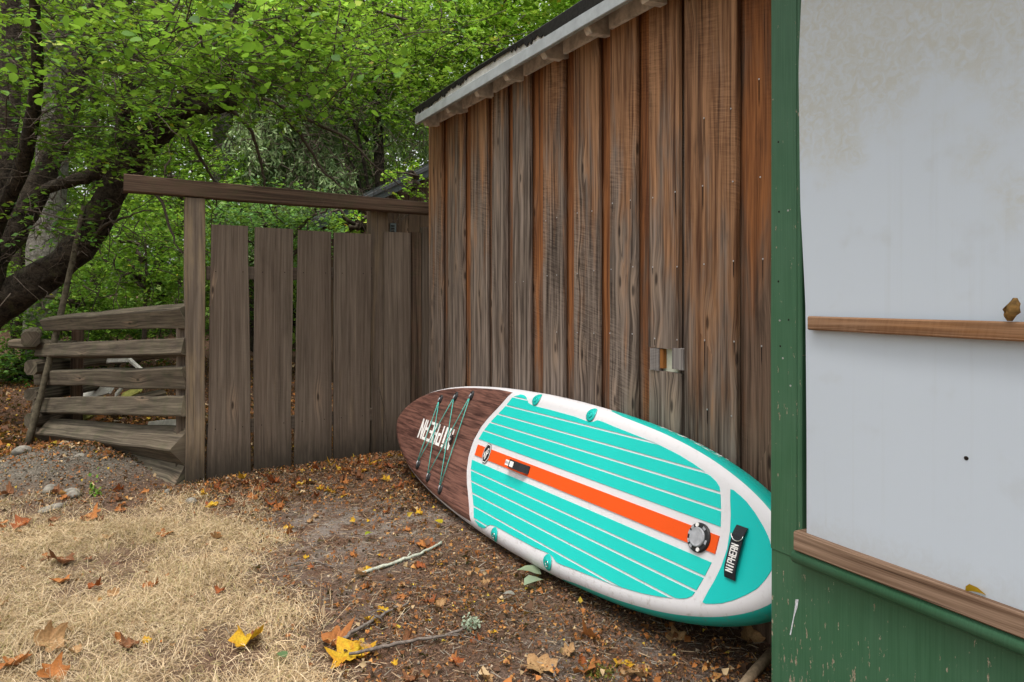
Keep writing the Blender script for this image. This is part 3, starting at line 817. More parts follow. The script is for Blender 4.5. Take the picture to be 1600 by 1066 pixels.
# lettering
def glyph(ch):
    t = .29
    if ch == 'N': return [[(0, 0), (t, 0), (t, 1), (0, 1)], [(1 - t, 0), (1, 0), (1, 1), (1 - t, 1)], [(t, .62), (t, .98), (1 - t, .38), (1 - t, .02)]]
    if ch == 'I': return [[(.3, 0), (.7, 0), (.7, .80), (.3, .80)], [(.3, .86), (.7, .86), (.7, 1), (.3, 1)]]
    if ch == 'P': return [[(0, 0), (t, 0), (t, 1), (0, 1)], [(t, .86), (1, .86), (1, 1), (t, 1)], [(1 - t, .40), (1, .40), (1, .86), (1 - t, .86)], [(t + .10, .40), (1 - t, .40), (1 - t, .54), (t + .10, .54)]]
    if ch == 'H': return [[(0, 0), (t, 0), (t, 1), (0, 1)], [(1 - t, 0), (1, 0), (1, 1), (1 - t, 1)], [(t, .43), (1 - t, .43), (1 - t, .57), (t, .57)]]
    if ch == 'E': return [[(0, 0), (t, 0), (t, 1), (0, 1)], [(t, .86), (1, .86), (1, 1), (t, 1)], [(t, .43), (.85, .43), (.85, .57), (t, .57)], [(t, 0), (1, 0), (1, .14), (t, .14)]]
    if ch == 'A': return [[(0, 0), (t, 0), (t, 1), (0, 1)], [(1 - t, 0), (1, 0), (1, 1), (1 - t, 1)], [(t, .86), (1 - t, .86), (1 - t, 1), (t, 1)], [(t, .36), (1 - t, .36), (1 - t, .50), (t, .50)]]
def lettering(fn, mat, parent, name="letter", word="NIPHEAN"):
    k = len(word); cw = 1.0 / k
    for i, chx in enumerate(word):
        V, Fc = [], []
        for poly in glyph(chx):
            base = len(V)
            for (x, y) in poly: V.append(fn((i + .05 + x * .90) * cw, y))
            Fc.append(tuple(range(base, base + len(poly))))
        mesh(name, V, Fc, mat=mat, parent=parent)
def on_deck(u, v, h):
    u = np.array([[u]]); v = np.array([[v]])
    return Bp(u, v, wsurf(u, v) + h)[0, 0]
lettering(lambda x, y: on_deck(1.096 + .436 * x, .0635 - .126 * y, .0038), M['letter'], nose)
# bungee cord and its plugs
anch = [(1.393, .2137), (1.2184, .2549), (1.0343, .2856)]
def plug(u, v, parent, r=.024, mat=None):
    rings_, Fc = [], []
    for rr, hh_ in ((r, .002), (r, .008), (r * .8, .013), (r * .45, .015), (r * .4, .010)):
        for k in range(14):
            a = 2 * math.pi * k / 14; rings_.append(on_deck(u + rr * .8 * math.cos(a), v + rr * 1.25 * math.sin(a), hh_))
    for j in range(4):
        for k in range(14): Fc.append((j * 14 + k, j * 14 + (k + 1) % 14, j * 14 + 14 + (k + 1) % 14, j * 14 + 14 + k))
    Fc.append(tuple(range(56, 70)))
    return mesh("cord_anchor", rings_, Fc, smooth=True, mat=mat or M['black'], parent=parent)
for (u, v) in anch:
    for sg in (1, -1):
        plug(u, sg * v, sup)
        a_, b_ = on_deck(u, sg * (v + .008), .012), on_deck(u, sg * (v - .022), .016)
        tube("anchor_hook", [a_, (a_ + b_) / 2 + N * .004, b_], [.004, .004], M['grey'], sup, 6)
def cord(seq):
    pts = []
    for (a, c) in zip(seq[:-1], seq[1:]):
        for f in np.linspace(0, 1, 5)[:-1]:
            u = a[0] + (c[0] - a[0]) * f; v = a[1] + (c[1] - a[1]) * f
            pts.append(on_deck(u, v, .016))
    pts.append(on_deck(*seq[-1], .016))
    return pts
e = .0045
T1, T2, T3 = [(u, v - .024) for u, v in anch]; B1, B2, B3 = [(u, -v + .024) for u, v in anch]
j = lambda p, k: (p[0] + k * e, p[1])
tube("bungee_cord", cord([j(T1, -1), j(B1, 1)]), [.0024, .0024], M['cord'], sup, 6)
tube("bungee_cord", cord([j(T1, -2), j(B2, 1)]), [.0024, .0024], M['cord'], sup, 6)
tube("bungee_cord", cord([j(T2, 1), j(B1, -1)]), [.0024, .0024], M['cord'], sup, 6)
tube("bungee_cord", cord([j(T2, -1), j(B3, 1)]), [.0024, .0024], M['cord'], sup, 6)
tube("bungee_cord", cord([j(T3, 1), j(B2, -1)]), [.0024, .0024], M['cord'], sup, 6)
tube("bungee_cord", cord([j(T3, -1), j(B3, -1)]), [.0024, .0024], M['cord'], sup, 6)
kn = [(1.085, .03, .016), (1.083, .018, .022), (1.078, .006, .015), (1.076, -.012, .020), (1.074, -.03, .016)]
tube("cord_knot", [on_deck(*q) for q in kn], [.006, .010, .006, .009, .005], M['black'], sup, 7, 3, .12)
# side D-ring patches
for (u, v) in ((.360, .349), (-.117, .335), (.360, -.351), (-.116, -.336)):
    V, Fc = [], []
    cc = on_deck(u, v, .004)
    for rr, hh_ in ((1.0, .0012), (.96, .0032), (.70, .0042), (.40, .0045), (.34, .0065)):
        for k in range(18):
            a = 2 * math.pi * k / 18; V.append(on_deck(u + .031 * rr * math.cos(a), v - math.copysign(.003, v) + .034 * rr * math.sin(a), hh_ + .003))
    for q in range(4):
        for k in range(18): Fc.append((q * 18 + k, q * 18 + (k + 1) % 18, q * 18 + 18 + (k + 1) % 18, q * 18 + 18 + k))
    Fc.append(tuple(range(72, 90)))
    ptch = mesh("ring_patch", V, Fc, smooth=True, mat=M['teal'], parent=sup)
    ring_pts = [on_deck(u - .004 + .010 * math.cos(a), v - .004 + .012 * math.sin(a), .009) for a in np.linspace(0, 2 * math.pi, 13)]
    tube("d_ring", ring_pts, [.0022, .0022], M['steel'] if v < 0 else M['teal'], ptch, 6)
# emblem
def octa(cu, cv, ru, rv, h, cutf=.42):
    pts = [(-1, -cutf), (-1, cutf), (-cutf, 1), (cutf, 1), (1, cutf), (1, -cutf), (cutf, -1), (-cutf, -1)]
    return [on_deck(cu + ru * x, cv + rv * y, h) for x, y in pts]
emb = mesh("emblem", octa(.668, .002, .037, .053, .0052) + octa(.668, .002, .037, .053, .0045), [tuple(range(8))] + [(k, 8 + k, 8 + (k + 1) % 8, (k + 1) % 8) for k in range(8)], mat=M['black'], parent=sup)
mesh("emblem_border", octa(.668, .002, .0345, .0495, .0056), [tuple(range(8))], mat=M['letter'], parent=emb)
mesh("emblem_field", octa(.668, .002, .031, .045, .0060), [tuple(range(8))], mat=M['black'], parent=emb)
def mark(polys):
    V, Fc = [], []
    for poly in polys:
        k = len(V); V += [on_deck(.668 - .024 * x, .002 + .036 * y, .0065) for x, y in poly]; Fc.append(tuple(range(k, k + len(poly))))
    mesh("emblem_letter", V, Fc, mat=M['letter'], parent=emb)
mark([[(-.85, -.55), (-.62, -.75), (-.62, .25), (-.85, .10)], [(-.85, .10), (-.62, .25), (.05, -.95), (-.18, -.95)], [(-.30, .42), (-.08, .55), (.34, -.62), (.12, -.85)]])
mark([[(.10, -.45), (.30, -.35), (.30, .80), (.10, .80)], [(.30, .62), (.62, .62), (.80, .45), (.80, .60), (.66, .80), (.30, .80)], [(.66, .55), (.82, .50), (.82, .15), (.66, .12)], [(.30, -.05), (.70, -.05), (.80, .15), (.66, .15), (.60, .10), (.30, .10)]])
# carry handle in the middle, tail handle
def strap(name, u0, v0, u1, v1, halfw, rise, mat, parent, nseg=14, across='v'):
    V, Fc = [], []
    for i in range(nseg + 1):
        f = i / nseg
        hgt_ = .006 + rise * min(1, math.sin(math.pi * f) * 1.7) ** .8
        u, v = u0 + (u1 - u0) * f, v0 + (v1 - v0) * f
        for (dw, dh) in ((-halfw, 0), (halfw, 0), (halfw, .004), (-halfw, .004)):
            V.append(on_deck(u + (dw if across == 'u' else 0), v + (dw if across == 'v' else 0), hgt_ + dh))
    for i in range(nseg):
        for k in range(4): Fc.append((i * 4 + k, i * 4 + (k + 1) % 4, i * 4 + 4 + (k + 1) % 4, i * 4 + 4 + k))
    Fc += [(3, 2, 1, 0), (nseg * 4, nseg * 4 + 1, nseg * 4 + 2, nseg * 4 + 3)]
    return mesh(name, V, Fc, smooth=False, mat=mat, parent=parent)
hc = strap("carry_handle", .405, .000, .222, .000, .020, .030, M['strap'], sup)
for q in range(2):
    u0 = .398 - q * .043
    V = [on_deck(u0, .013, .0425), on_deck(u0 - .036, .013, .0432), on_deck(u0 - .036, -.014, .0432), on_deck(u0, -.014, .0425)]
    mesh("handle_label", V, [(0, 1, 2, 3)], mat=M['letter'], parent=hc)
lettering(lambda x, y: on_deck(.360 + .036 * x, .006 - .012 * y, .0438), M['grey'], hc, "label_letter")
hc2 = strap("tail_handle", -1.066, .085, -1.066, -.084, .0225, .012, M['strap'], sup, 16, 'u')
lettering(lambda x, y: on_deck(-1.081 + .030 * y, -.064 + .090 * x, .0226), M['letter'], hc2, "handle_letter")
rg = [on_deck(-1.066 + .024 * math.cos(a), .055 - .020 * math.sin(a), .024) for a in np.linspace(0, math.pi, 10)]
tube("handle_ring", rg, [.0022, .0022], M['steel'], hc2, 6)
# inflation valve
def disc(name, cu, cv, prof, mat, parent, k_=28):
    V, Fc = [], []
    for rr, hh_ in prof:
        for k in range(k_):
            a = 2 * math.pi * k / k_; V.append(on_deck(cu + rr * math.cos(a), cv + rr * math.sin(a), hh_))
    for q in range(len(prof) - 1):
        for k in range(k_): Fc.append((q * k_ + k, q * k_ + (k + 1) % k_, (q + 1) * k_ + (k + 1) % k_, (q + 1) * k_ + k))
    Fc.append(tuple(range((len(prof) - 1) * k_, len(prof) * k_)))
    return mesh(name, V, Fc, smooth=False, mat=mat, parent=parent)
vc = -.900
val = disc("valve", vc, .001, ((.050, .004), (.050, .009), (.046, .013), (.036, .014)), M['black'], sup)
disc("valve_cap", vc, .001, ((.033, .012), (.033, .018), (.030, .021), (.024, .020)), M['grey'], val)
for a in (70, 250): disc("valve_screw", vc + .041 * math.cos(math.radians(a)), .001 + .041 * math.sin(math.radians(a)), ((.0075, .013), (.007, .016)), M['letter'], val, 12)
for a in (10, 40, 120, 190, 300, 330):
    a0_, a1_ = math.radians(a - 10), math.radians(a + 10)
    V = [on_deck(vc + r_ * math.cos(q), .001 + r_ * math.sin(q), .0150) for r_, q in ((.036, a0_), (.045, a0_), (.045, a1_), (.036, a1_))]
    mesh("valve_vane", V, [(0, 1, 2, 3)], mat=M['grey'], parent=val)
# lettering on the upper rail near the tail
def on_rail(u, ph, h=.0012):
    hw = float(np.interp(-u, -hu, hh)); k = int(np.argmin(np.abs(hu - u) + np.abs(hh - hw)))
    a = math.radians(ph); ins = RR * (1 - abs(math.sin(a)) ** (2 / PE)); ww = -TH / 2 * (1 - math.copysign(abs(math.cos(a)) ** (2 / PE), math.cos(a)))
    ni = nin[k]; f = (hw - hh[k])
    base = np.array([u, hw]) + ni * ins
    p0 = Bp(base[0], base[1], ww); 
    out = (-ni[0] * U - ni[1] * Vv) * math.sin(a) + N * math.cos(a)
    return p0 + out * h
lettering(lambda x, y: on_rail(-.50 - .36 * x, 104 - 34 * y), M['letter'], body, "rail_letter")

# ------------------------------------------------------------------ gate, its frame and the rail fence
GY_ = 4.90
frame = thing("gate_frame", (.35, 4.98, 0), "grey timber post and long brown beam spanning over the plank gate", "gate frame")
def gpt(px, py, Y=GY_): return at(px, py, Y=Y)
a, c = gpt(193, 286), gpt(672, 325)
bar("beam", a + np.array([0, .05, 0]), (2.14, GY_ + .05, c[2] - .004), (0, 0, 1), .112, .10, M['beam'], frame, 30, .003, 500, w1=.098, bevel=.006)
def vpost(name, pxl, pxr, Yf, dep, z0, z1, mat, parent, seed, tone=0, lean=0.0):
    x0, x1 = at(pxl, Y=Yf)[0], at(pxr, Y=Yf)[0]
    return bar(name, ((x0 + x1) / 2, Yf + dep / 2, z0), ((x0 + x1) / 2 + lean, Yf + dep / 2, z1), (1, 0, 0), x1 - x0, dep, mat, parent, 22, .0022, seed, tone=tone, bevel=.004)
vpost("post", 290, 320.5, 4.915, .10, -.15, float(gpt(305, 309)[2]), M['gate'], frame, 501, .75)
vpost("post", 579, 607, 5.00, .10, -.1, 1.94, M['gate'], frame, 502, .7)
vpost("side_plank", 601, 642, 4.955, .028, -.05, float(at(620, 363, Y=4.955)[2]), M['gate'], frame, 503, .1)
vpost("side_plank", 640, 659, 4.985, .028, -.05, float(at(650, 363, Y=4.985)[2]), M['beam'], frame, 504, .2)
vpost("side_post", 660, 672, 4.99, .06, -.05, 1.78, M['gate'], frame, 505, .3)
gate = thing("plank_gate", (1.05, 4.95, 0), "low gate of four wide grey upright planks with narrow gaps", "gate")
for i, (l0, r0, l1, r1, ty) in enumerate(((330, 389, 322, 395, 352), (398, 459.5, 396.5, 456, 356.5), (466, 519, 459.5, 519.5, 361), (522.5, 582, 521.5, 578, 364.5))):
    Yf = 4.935
    a0 = at((l0 + r0) / 2, ty, Y=Yf); w_t = at(r0, Y=Yf)[0] - at(l0, Y=Yf)[0]; w_b = at(r1, Y=Yf)[0] - at(l1, Y=Yf)[0]
    xb = at((l1 + r1) / 2, Y=Yf)[0]
    bar("plank", (xb, Yf + .014, -.04), (a0[0], Yf + .014, a0[2]), (1, 0, 0), w_b - .006, .028, M['gate'], gate, 26, .0022, 520 + i, w1=w_t - .006, tone=(.0, .22, -.1, .12)[i])
    for zz_ in (.36, 1.41):
        for k in (-.3, .28):
            o = link("nail", nail_me, None, gate); o.location = Vector((xb + (a0[0] - xb) * zz_ / 1.7 + k * w_b, Yf - .0005, zz_)) - Vector(gate.location); o.rotation_euler = (0, 0, math.pi / 2); o.material_slots[0].link = 'OBJECT'; o.material_slots[0].material = M['stain']
for i, z in enumerate((.35, 1.40)):
    xa, xb = at(322, Y=4.99)[0], at(580, Y=4.99)[0]
    bar("cross_rail", (xa, 4.985, z), (xb, 4.985, z + .01), (0, 0, 1), .09, .035, M['gate'], gate, 8, .002, 540 + i)
# split rails
fence = thing("split_rail_fence", (-.3, 6.3, 0), "stacked split-rail fence of rough grey rails left of the gate", "fence")
PR, PL = np.array([.355, 4.955]), np.array([-.655, 7.50])
def rail(z_r, z_l, w, t, f0, f1, seed, tilt, tone=0):
    p = PR + (PL - PR) * f0; q = PR + (PL - PR) * f1
    fwd = (PL - PR) / np.linalg.norm(PL - PR); nrm = np.array([-fwd[1], fwd[0]])
    za = z_r + (z_l - z_r) * f0; zb = z_r + (z_l - z_r) * f1
    wd = np.array([nrm[0] * math.sin(tilt), nrm[1] * math.sin(tilt), math.cos(tilt)])
    return bar("rail", (p[0], p[1], za), (q[0], q[1], zb), wd, w, t, M['rail'], fence, 30, .0055, seed, w1=w * .9, t1=t * .85, bevel=.009, twist=.35 * (random.random() - .5), tone=tone)
rail(1.125, .985, .135, .12, .0, 1.0, 600, .35, .1)
rail(.905, .735, .130, .13, .0, 1.05, 601, -.25)
rail(.715, .490, .150, .11, .0, 1.08, 602, .1, -.1)
rail(.520, .235, .145, .13, .0, 1.08, 603, -.2)
rail(.262, .020, .145, .20, .01, 1.04, 604, .75, -.2)
rail(.070, -.020, .12, .24, .01, .72, 605, .95, -.3)
for i, z in enumerate((.86, .61, .36, .12)):          # ends of the next panel's rails, stacked crosswise
    p = PL + np.array([-.02, .03]); dv = np.array([.62, .78])
    bar("cross_rail", (p[0] - dv[0] * .16, p[1] - dv[1] * .16, z), (p[0] + dv[0] * 1.6 - 1.2 * (i == 0), p[1] + dv[1] * 1.6, z - .03), (0, 0, 1), .13, .13, M['rail'], fence, 10, .008, 620 + i, bevel=.03)
bar("cross_rail", (PL[0] - .30, PL[1] + .3, .80), (PL[0] + .2, PL[1] - .02, .78), (0, 0, 1), .09, .10, M['rail'], fence, 8, .006, 630, bevel=.02)
bar("fence_post", (PL[0] + .22, PL[1] + .1, -.2), (PL[0] + .22, PL[1] + .1, 1.0), (1, 0, 0), .10, .09, M['beam'], fence, 8, .004, 631, tone=.4)
bar("fence_post", (.30, 5.10, -.15), (.31, 5.10, 1.16), (1, 0, 0), .07, .07, M['gate'], fence, 8, .004, 632, tone=.3)
a, c = at(42, 702, d=5.95), at(131, 322, d=6.25)
pole = tube("leaning_pole", smooth_path([a, a + (c - a) * .5 + np.array([.02, 0, 0]), c], 14), [.030, .027, .020], M['pole'], None, 8, 11, .08)
tag(pole, "slim grey pole leaning over the far end of the rail fence", "pole")
# white boards dumped behind the fence
M['whiteboard'] = plain("weathered_white_board", (0.62, 0.60, 0.54), .8, .2, .2, 9, .2)
M['yellowboard'] = plain("mossy_yellow_board", (0.45, 0.44, 0.12), .8, .2, .4, 12, .2)
def dumped(name, label, p, q, w, t, mat, wd=(0, 0, 1)):
    L = np.linalg.norm(np.asarray(q) - np.asarray(p))
    o = bar(name, p, q, wd, w, t, mat, None, 6, .002, 700 + int(L * 100))
    return tag(o, label, "board", "boards dumped behind the rail fence")
dumped("dumped_board", "long white board seen between the second and third rails", at(80, 563, d=7.6), at(200, 556, d=6.7), .13, .02, M['whiteboard'], (0, .5, 1))
dumped("dumped_board", "thin white board slanting down between the second and third rails", at(196, 556, d=6.6), at(225, 582, d=6.0), .03, .03, M['whiteboard'])
dumped("dumped_board", "broad white board under the third rail at the fence's far end", at(80, 616, d=7.7), at(128, 602, d=7.2), .13, .02, M['whiteboard'], (0, .6, 1))
dumped("dumped_board", "white board lying in the middle under the third rail", at(125, 620, d=7.0), at(178, 604, d=6.6), .15, .02, M['whiteboard'], (.1, .9, .5))
dumped("dumped_board", "short white piece of board beside the mossy one", at(181, 618, d=6.4), at(193, 602, d=6.4), .06, .02, M['whiteboard'], (.5, .2, 1))
dumped("dumped_board", "white board with a mossy yellow end under the third rail", at(190, 622, d=6.3), at(222, 606, d=6.2), .10, .02, M['yellowboard'], (.2, .7, .6))
dumped("dumped_board", "pale board poking out under the fourth rail at the far end", at(74, 655, d=7.2), at(110, 634, d=7.0), .10, .02, M['whiteboard'], (.1, .6, .7))
dumped("dumped_board", "yellow edged board slanting under the fourth rail", at(120, 660, d=6.6), at(150, 642, d=6.4), .09, .02, M['yellowboard'], (.2, .6, .7))
dumped("dumped_board", "grey white boards bundle end near the gate post under the fourth rail", at(232, 668, d=5.8), at(292, 664, d=5.3), .10, .03, M['whiteboard'], (0, .8, .5))

# ------------------------------------------------------------------ house behind the gate
house = thing("neighbouring_cabin", (3.2, 10.2, 0), "brown cabin with a grey roof edge half hidden behind the gate", "building")
M['cabin'] = wood("cabin_siding", (0.035, 0.022, 0.013), (0.10, 0.066, 0.038), (0.05, 0.026, 0.012), (0.1, 0.06, 0.03), bias=0, knots=.1, saw=.1)
M['cabin_roof'] = plain("grey_metal_roof", (0.035, 0.040, 0.042), .5, .4, .25, 8)
M['cabin_trim'] = plain("blue_grey_trim", (0.060, 0.074, 0.072), .6, .3, .15, 8)
hy = 9.6
xa, xb = at(505, Y=hy)[0], at(720, Y=hy)[0]
k_ = 0
xx = xa
while xx < xb:
    bar("siding_board", (xx + .09, hy + .02, -.2), (xx + .09, hy + .02, 2.153 + (xx - 2.18) * .52 - .02), (1, 0, 0), .176, .03, M['cabin'], house, 4, .001, 800 + k_, tone=random.uniform(-.2, .3)); xx += .18; k_ += 1
r0, r1 = at(492, 354, Y=9.35), at(582, 311, Y=9.35)
dv = (r1 - r0) / (r1[0] - r0[0])
bar("roof_edge", r0 - np.array([0, 0, .01]), r0 + dv * 2.6 - np.array([0, 0, .01]), (0, 0, 1), .10, .03, M['cabin_trim'], house, 6, .002, 850)
bar("roof_edge", r0 - dv * .06 + np.array([0, -.03, .065]), r0 + dv * 2.6 + np.array([0, -.03, .065]), (0, 0, 1), .05, .05, M['cabin_roof'], house, 6, .002, 851)
e0, e1 = r0 - dv * .06 + np.array([0, -.04, .09]), r0 + dv * 2.6 + np.array([0, -.04, .09])
V = [tuple(e0), tuple(e1), tuple(e1 + np.array([0, 4.0, 0])), tuple(e0 + np.array([0, 4.0, 0]))]; V += [(x, y, z + .03) for x, y, z in V]
mesh("roof", V, [(0, 1, 2, 3), (7, 6, 5, 4), (0, 4, 5, 1), (1, 5, 6, 2), (2, 6, 7, 3), (3, 7, 4, 0)], mat=M['cabin_roof'], parent=house)
v0, v1 = at(609, 349, Y=hy), at(618, 364, Y=hy)
vent = box("wall_vent", (v0[0], hy - .03, v1[2] - .12), (v1[0], hy + .002, v0[2]), M['cabin_trim'], house)
for q in range(5): box("vent_slat", (v0[0] + .01, hy - .042, v0[2] - .05 - q * .04), (v1[0] - .03, hy - .031, v0[2] - .03 - q * .04), M['tar'], vent)
#PART2
# ------------------------------------------------------------------ trees and shrubs
LEAF4 = (np.array([(0, 0, 0), (-.36, .42, .07), (0, 1, -.08), (.36, .42, .07), (0, .48, 0)]), np.array([(0, 4, 1), (1, 4, 2), (2, 4, 3), (3, 4, 0)]))
LEAF2 = (np.array([(0, 0, 0), (-.34, .5, .06), (0, 1, -.05), (.34, .5, .06)]), np.array([(0, 2, 1), (0, 3, 2)]))
LEAF8 = (np.array([(0, 0, 0), (-.25, .16, .03), (-.37, .42, .06), (-.26, .76, .03), (0, 1.0, -.07), (.26, .76, .03), (.37, .42, .06), (.25, .16, .03), (0, .3, 0), (0, .7, -.02)]),
         np.array([(0, 8, 1), (1, 8, 2), (2, 8, 9), (2, 9, 3), (3, 9, 4), (4, 9, 5), (5, 9, 6), (6, 9, 8), (6, 8, 7), (7, 8, 0)]))
NEED = (np.array([(-.05, 0, 0), (.05, 0, 0), (.03, 1, -.1), (-.03, 1, -.1)]), np.array([(0, 1, 2), (0, 2, 3)]))
def orient(n, r, up=1.0, droop=.35):
    nr = r.normal(size=(n, 3)) * .62 + np.array([0, 0, up]); nr /= np.linalg.norm(nr, axis=1)[:, None]
    d = r.normal(size=(n, 3)) + np.array([0, 0, -droop]); d -= nr * (d * nr).sum(1)[:, None]; d /= np.linalg.norm(d, axis=1)[:, None]
    return nr, d, np.cross(d, nr)
def cloud(P, size, col, tpl, r, up=1.0, droop=.35, dirs=None):
    nr, d, sd = orient(len(P), r, up, droop)
    if dirs is not None:
        d = dirs / np.linalg.norm(dirs, axis=1)[:, None]; nr = np.cross(d, r.normal(size=d.shape)); nr /= np.linalg.norm(nr, axis=1)[:, None]; sd = np.cross(d, nr)
    T, Ft = tpl
    V = P[:, None, :] + size[:, None, None] * (T[None, :, 0:1] * sd[:, None] + T[None, :, 1:2] * d[:, None] + T[None, :, 2:3] * nr[:, None])
    k = len(T)
    Fc = (Ft[None] + (np.arange(len(P)) * k)[:, None, None]).reshape(-1, 3)
    return V.reshape(-1, 3), Fc, np.repeat(col, k, 0)
PAL = {
    'mid': [((.075, .180, .022), 3), ((.125, .270, .034), 4), ((.195, .365, .050), 3), ((.29, .45, .09), 1.4), ((.42, .36, .04), .10)],
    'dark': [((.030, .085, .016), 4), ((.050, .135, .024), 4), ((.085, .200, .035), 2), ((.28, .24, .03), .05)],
    'lime': [((.120, .270, .026), 3), ((.185, .370, .038), 4), ((.270, .450, .060), 3), ((.38, .40, .05), .4), ((.34, .20, .03), .1)],
    'fern': [((.060, .160, .045), 3), ((.110, .240, .080), 3), ((.190, .330, .140), 2)],
    'spruce': [((.17, .26, .115), 3), ((.27, .37, .17), 3), ((.37, .46, .24), 2), ((.090, .085, .055), 1.2)],
    'far': [((.110, .215, .040), 3), ((.200, .340, .060), 3), ((.300, .430, .10), 2)]}
def pick(pal, n, r, jit=.16):
    cs = np.array([q[0] for q in PAL[pal]]); w = np.array([q[1] for q in PAL[pal]], float)
    c = cs[r.choice(len(cs), n, p=w / w.sum())]
    return np.clip(c * (1 + r.normal(size=(n, 1)) * jit), .004, .8)
def clumps(cen, rad, K, Mn, sig, r, flat=.45, shell=.0):
    """leaf positions in K sprays spread through an ellipsoid"""
    q = r.normal(size=(K, 3)); q /= np.linalg.norm(q, axis=1)[:, None]
    q *= (shell + (1 - shell) * r.random((K, 1)) ** (1 / 2.4))
    C = np.asarray(cen) + q * np.asarray(rad)
    out = []
    for c in C:
        m_ = max(3, int(Mn * r.uniform(.4, 1.6))); sg = sig * r.uniform(.6, 1.4)
        ax = r.normal(size=2); ax /= np.linalg.norm(ax)
        t = r.normal(size=m_) * sg * 1.3; u = r.normal(size=m_) * sg * .7
        out.append(np.stack([c[0] + ax[0] * t - ax[1] * u, c[1] + ax[1] * t + ax[0] * u, c[2] + r.normal(size=m_) * sg * flat - .25 * np.abs(t)], 1))
    return np.concatenate(out), C
TONE = []
def sprays(cen, rad, K, Mn, Ls, r):
    """leaves set in two ranks along drooping twigs; returns leaf points, directions, twig ends"""
    TONE.clear(); q = r.normal(size=(K, 3)); q /= np.linalg.norm(q, axis=1)[:, None]; q *= r.random((K, 1)) ** (1 / 2.2)
    C = np.asarray(cen) + q * np.asarray(rad); P, D, W0, W1 = [], [], [], []
    for c in C:
        ax = r.normal(size=3) * np.array([1, 1, .25]) + np.array([0, 0, -.12]); ax /= np.linalg.norm(ax)
        sd = np.cross(ax, [0, 0, 1]); sd /= np.linalg.norm(sd); L = Ls * r.uniform(.6, 1.5); m_ = max(4, int(Mn * r.uniform(.6, 1.4)))
        t = np.sort(r.random(m_)) ** .8; sg = np.where(np.arange(m_) % 2 == 0, 1.0, -1.0)
        p_ = c + np.outer((t - .5) * L, ax) + np.outer(t ** 2 * L, [0, 0, -.22]) + r.normal(size=(m_, 3)) * .012
        d_ = ax * r.uniform(.3, .9, (m_, 1)) + sd * (sg * r.uniform(.5, 1.0, m_))[:, None] + r.normal(size=(m_, 3)) * .22
        TONE.append(np.full(m_, r.lognormal(-.06, .38))); P.append(p_); D.append(d_); W0.append(c - ax * L * .65); W1.append(c + ax * L * .5 + np.array([0, 0, -.22 * L]))
    return np.concatenate(P), np.concatenate(D), np.array(W0), np.array(W1)
def rank_cloud(P, D, size, col, tpl, r):
    col = np.clip(col * np.concatenate(TONE)[:, None], .004, .7)
    d = D / np.linalg.norm(D, axis=1)[:, None]; nr = r.normal(size=d.shape) * .38 + np.array([0, 0, 1.0]); nr -= d * (nr * d).sum(1)[:, None]; nr /= np.linalg.norm(nr, axis=1)[:, None]
    sd = np.cross(d, nr); T, Ft = tpl
    V = P[:, None, :] + size[:, None, None] * (T[None, :, 0:1] * sd[:, None] + T[None, :, 1:2] * d[:, None] + T[None, :, 2:3] * nr[:, None])
    return V.reshape(-1, 3), (Ft[None] + (np.arange(len(P)) * len(T))[:, None, None]).reshape(-1, 3), np.repeat(col, len(T), 0)
def crown_mesh(name, parts, mat, parent, r, tpl=LEAF4, up=1.0, droop=.35):
    Vs, Fs, Cs, k = [], [], [], 0
    for (P, smin, smax, pal) in parts:
        v, f, c = cloud(P, r.uniform(smin, smax, len(P)), pick(pal, len(P), r), tpl, r, up, droop)
        Vs.append(v); Fs.append(f + k); Cs.append(c); k += len(v)
    o = big_mesh(name, np.concatenate(Vs), np.concatenate(Fs), mat, parent, np.concatenate(Cs))
    return tag(o, kind="stuff")
def wander(p, q, n, amp, r):
    P = np.linspace(p, q, n); w = np.cumsum(r.normal(size=(n, 3)), 0) * amp; w -= np.linspace(0, 1, n)[:, None] * w[-1]
    return P + w
def twig_mesh(name, roots, tips, rad, mat, parent, r, amp=.03, sides=4, n=7):
    Vs, Fs, k = [], [], 0
    for a, c in zip(roots, tips):
        V, Fc, _ = tube_data(wander(a, c, n, amp * np.linalg.norm(np.asarray(c) - a), r), [rad * r.uniform(.7, 1.4), rad * .3], sides)
        Vs += list(V); Fs += [tuple(i + k for i in f) for f in Fc]; k = len(Vs)
    o = mesh(name, Vs, Fs, smooth=True, mat=mat, parent=parent)
    return tag(o, kind="stuff")

r = np.random.default_rng(21)
# --- the dark leaning tree at the left
base = at(-210, 668, d=6.8)
lean = thing("leaning_tree", tuple(base), "dark mossy many-stemmed tree leaning in from the left over the rail fence", "tree")
def stem(pts, rad, mat, parent, seed, sides=12, name="trunk", n=40, rough=.06):
    return tube(name, smooth_path([at(a, c, d=d) for a, c, d in pts], n), rad, mat, parent, sides, seed, rough)
stem([(-210, 690, 6.8), (-110, 590, 6.7), (0, 478, 6.6), (80, 425, 6.5), (140, 372, 6.4), (172, 305, 6.3), (225, 225, 6.1), (290, 160, 5.9), (345, 120, 5.8), (372, 40, 5.6), (400, -120, 5.4)], [.23, .175, .150, .135, .115, .09, .06], M['bark'], lean, 1, rough=.15)
stem([(-140, 620, 6.75), (-60, 470, 6.8), (0, 395, 6.9), (50, 310, 7.0), (95, 215, 7.0), (120, 120, 7.0), (170, -60, 6.9)], [.17, .14, .125, .11, .09, .06], M['bark'], lean, 2, rough=.12)
stem([(60, 300, 7.0), (100, 285, 6.8), (160, 270, 6.6), (195, 190, 6.5), (205, 90, 6.4), (190, -60, 6.2)], [.05, .06, .065, .06, .04], M['bark'], lean, 3, rough=.12)
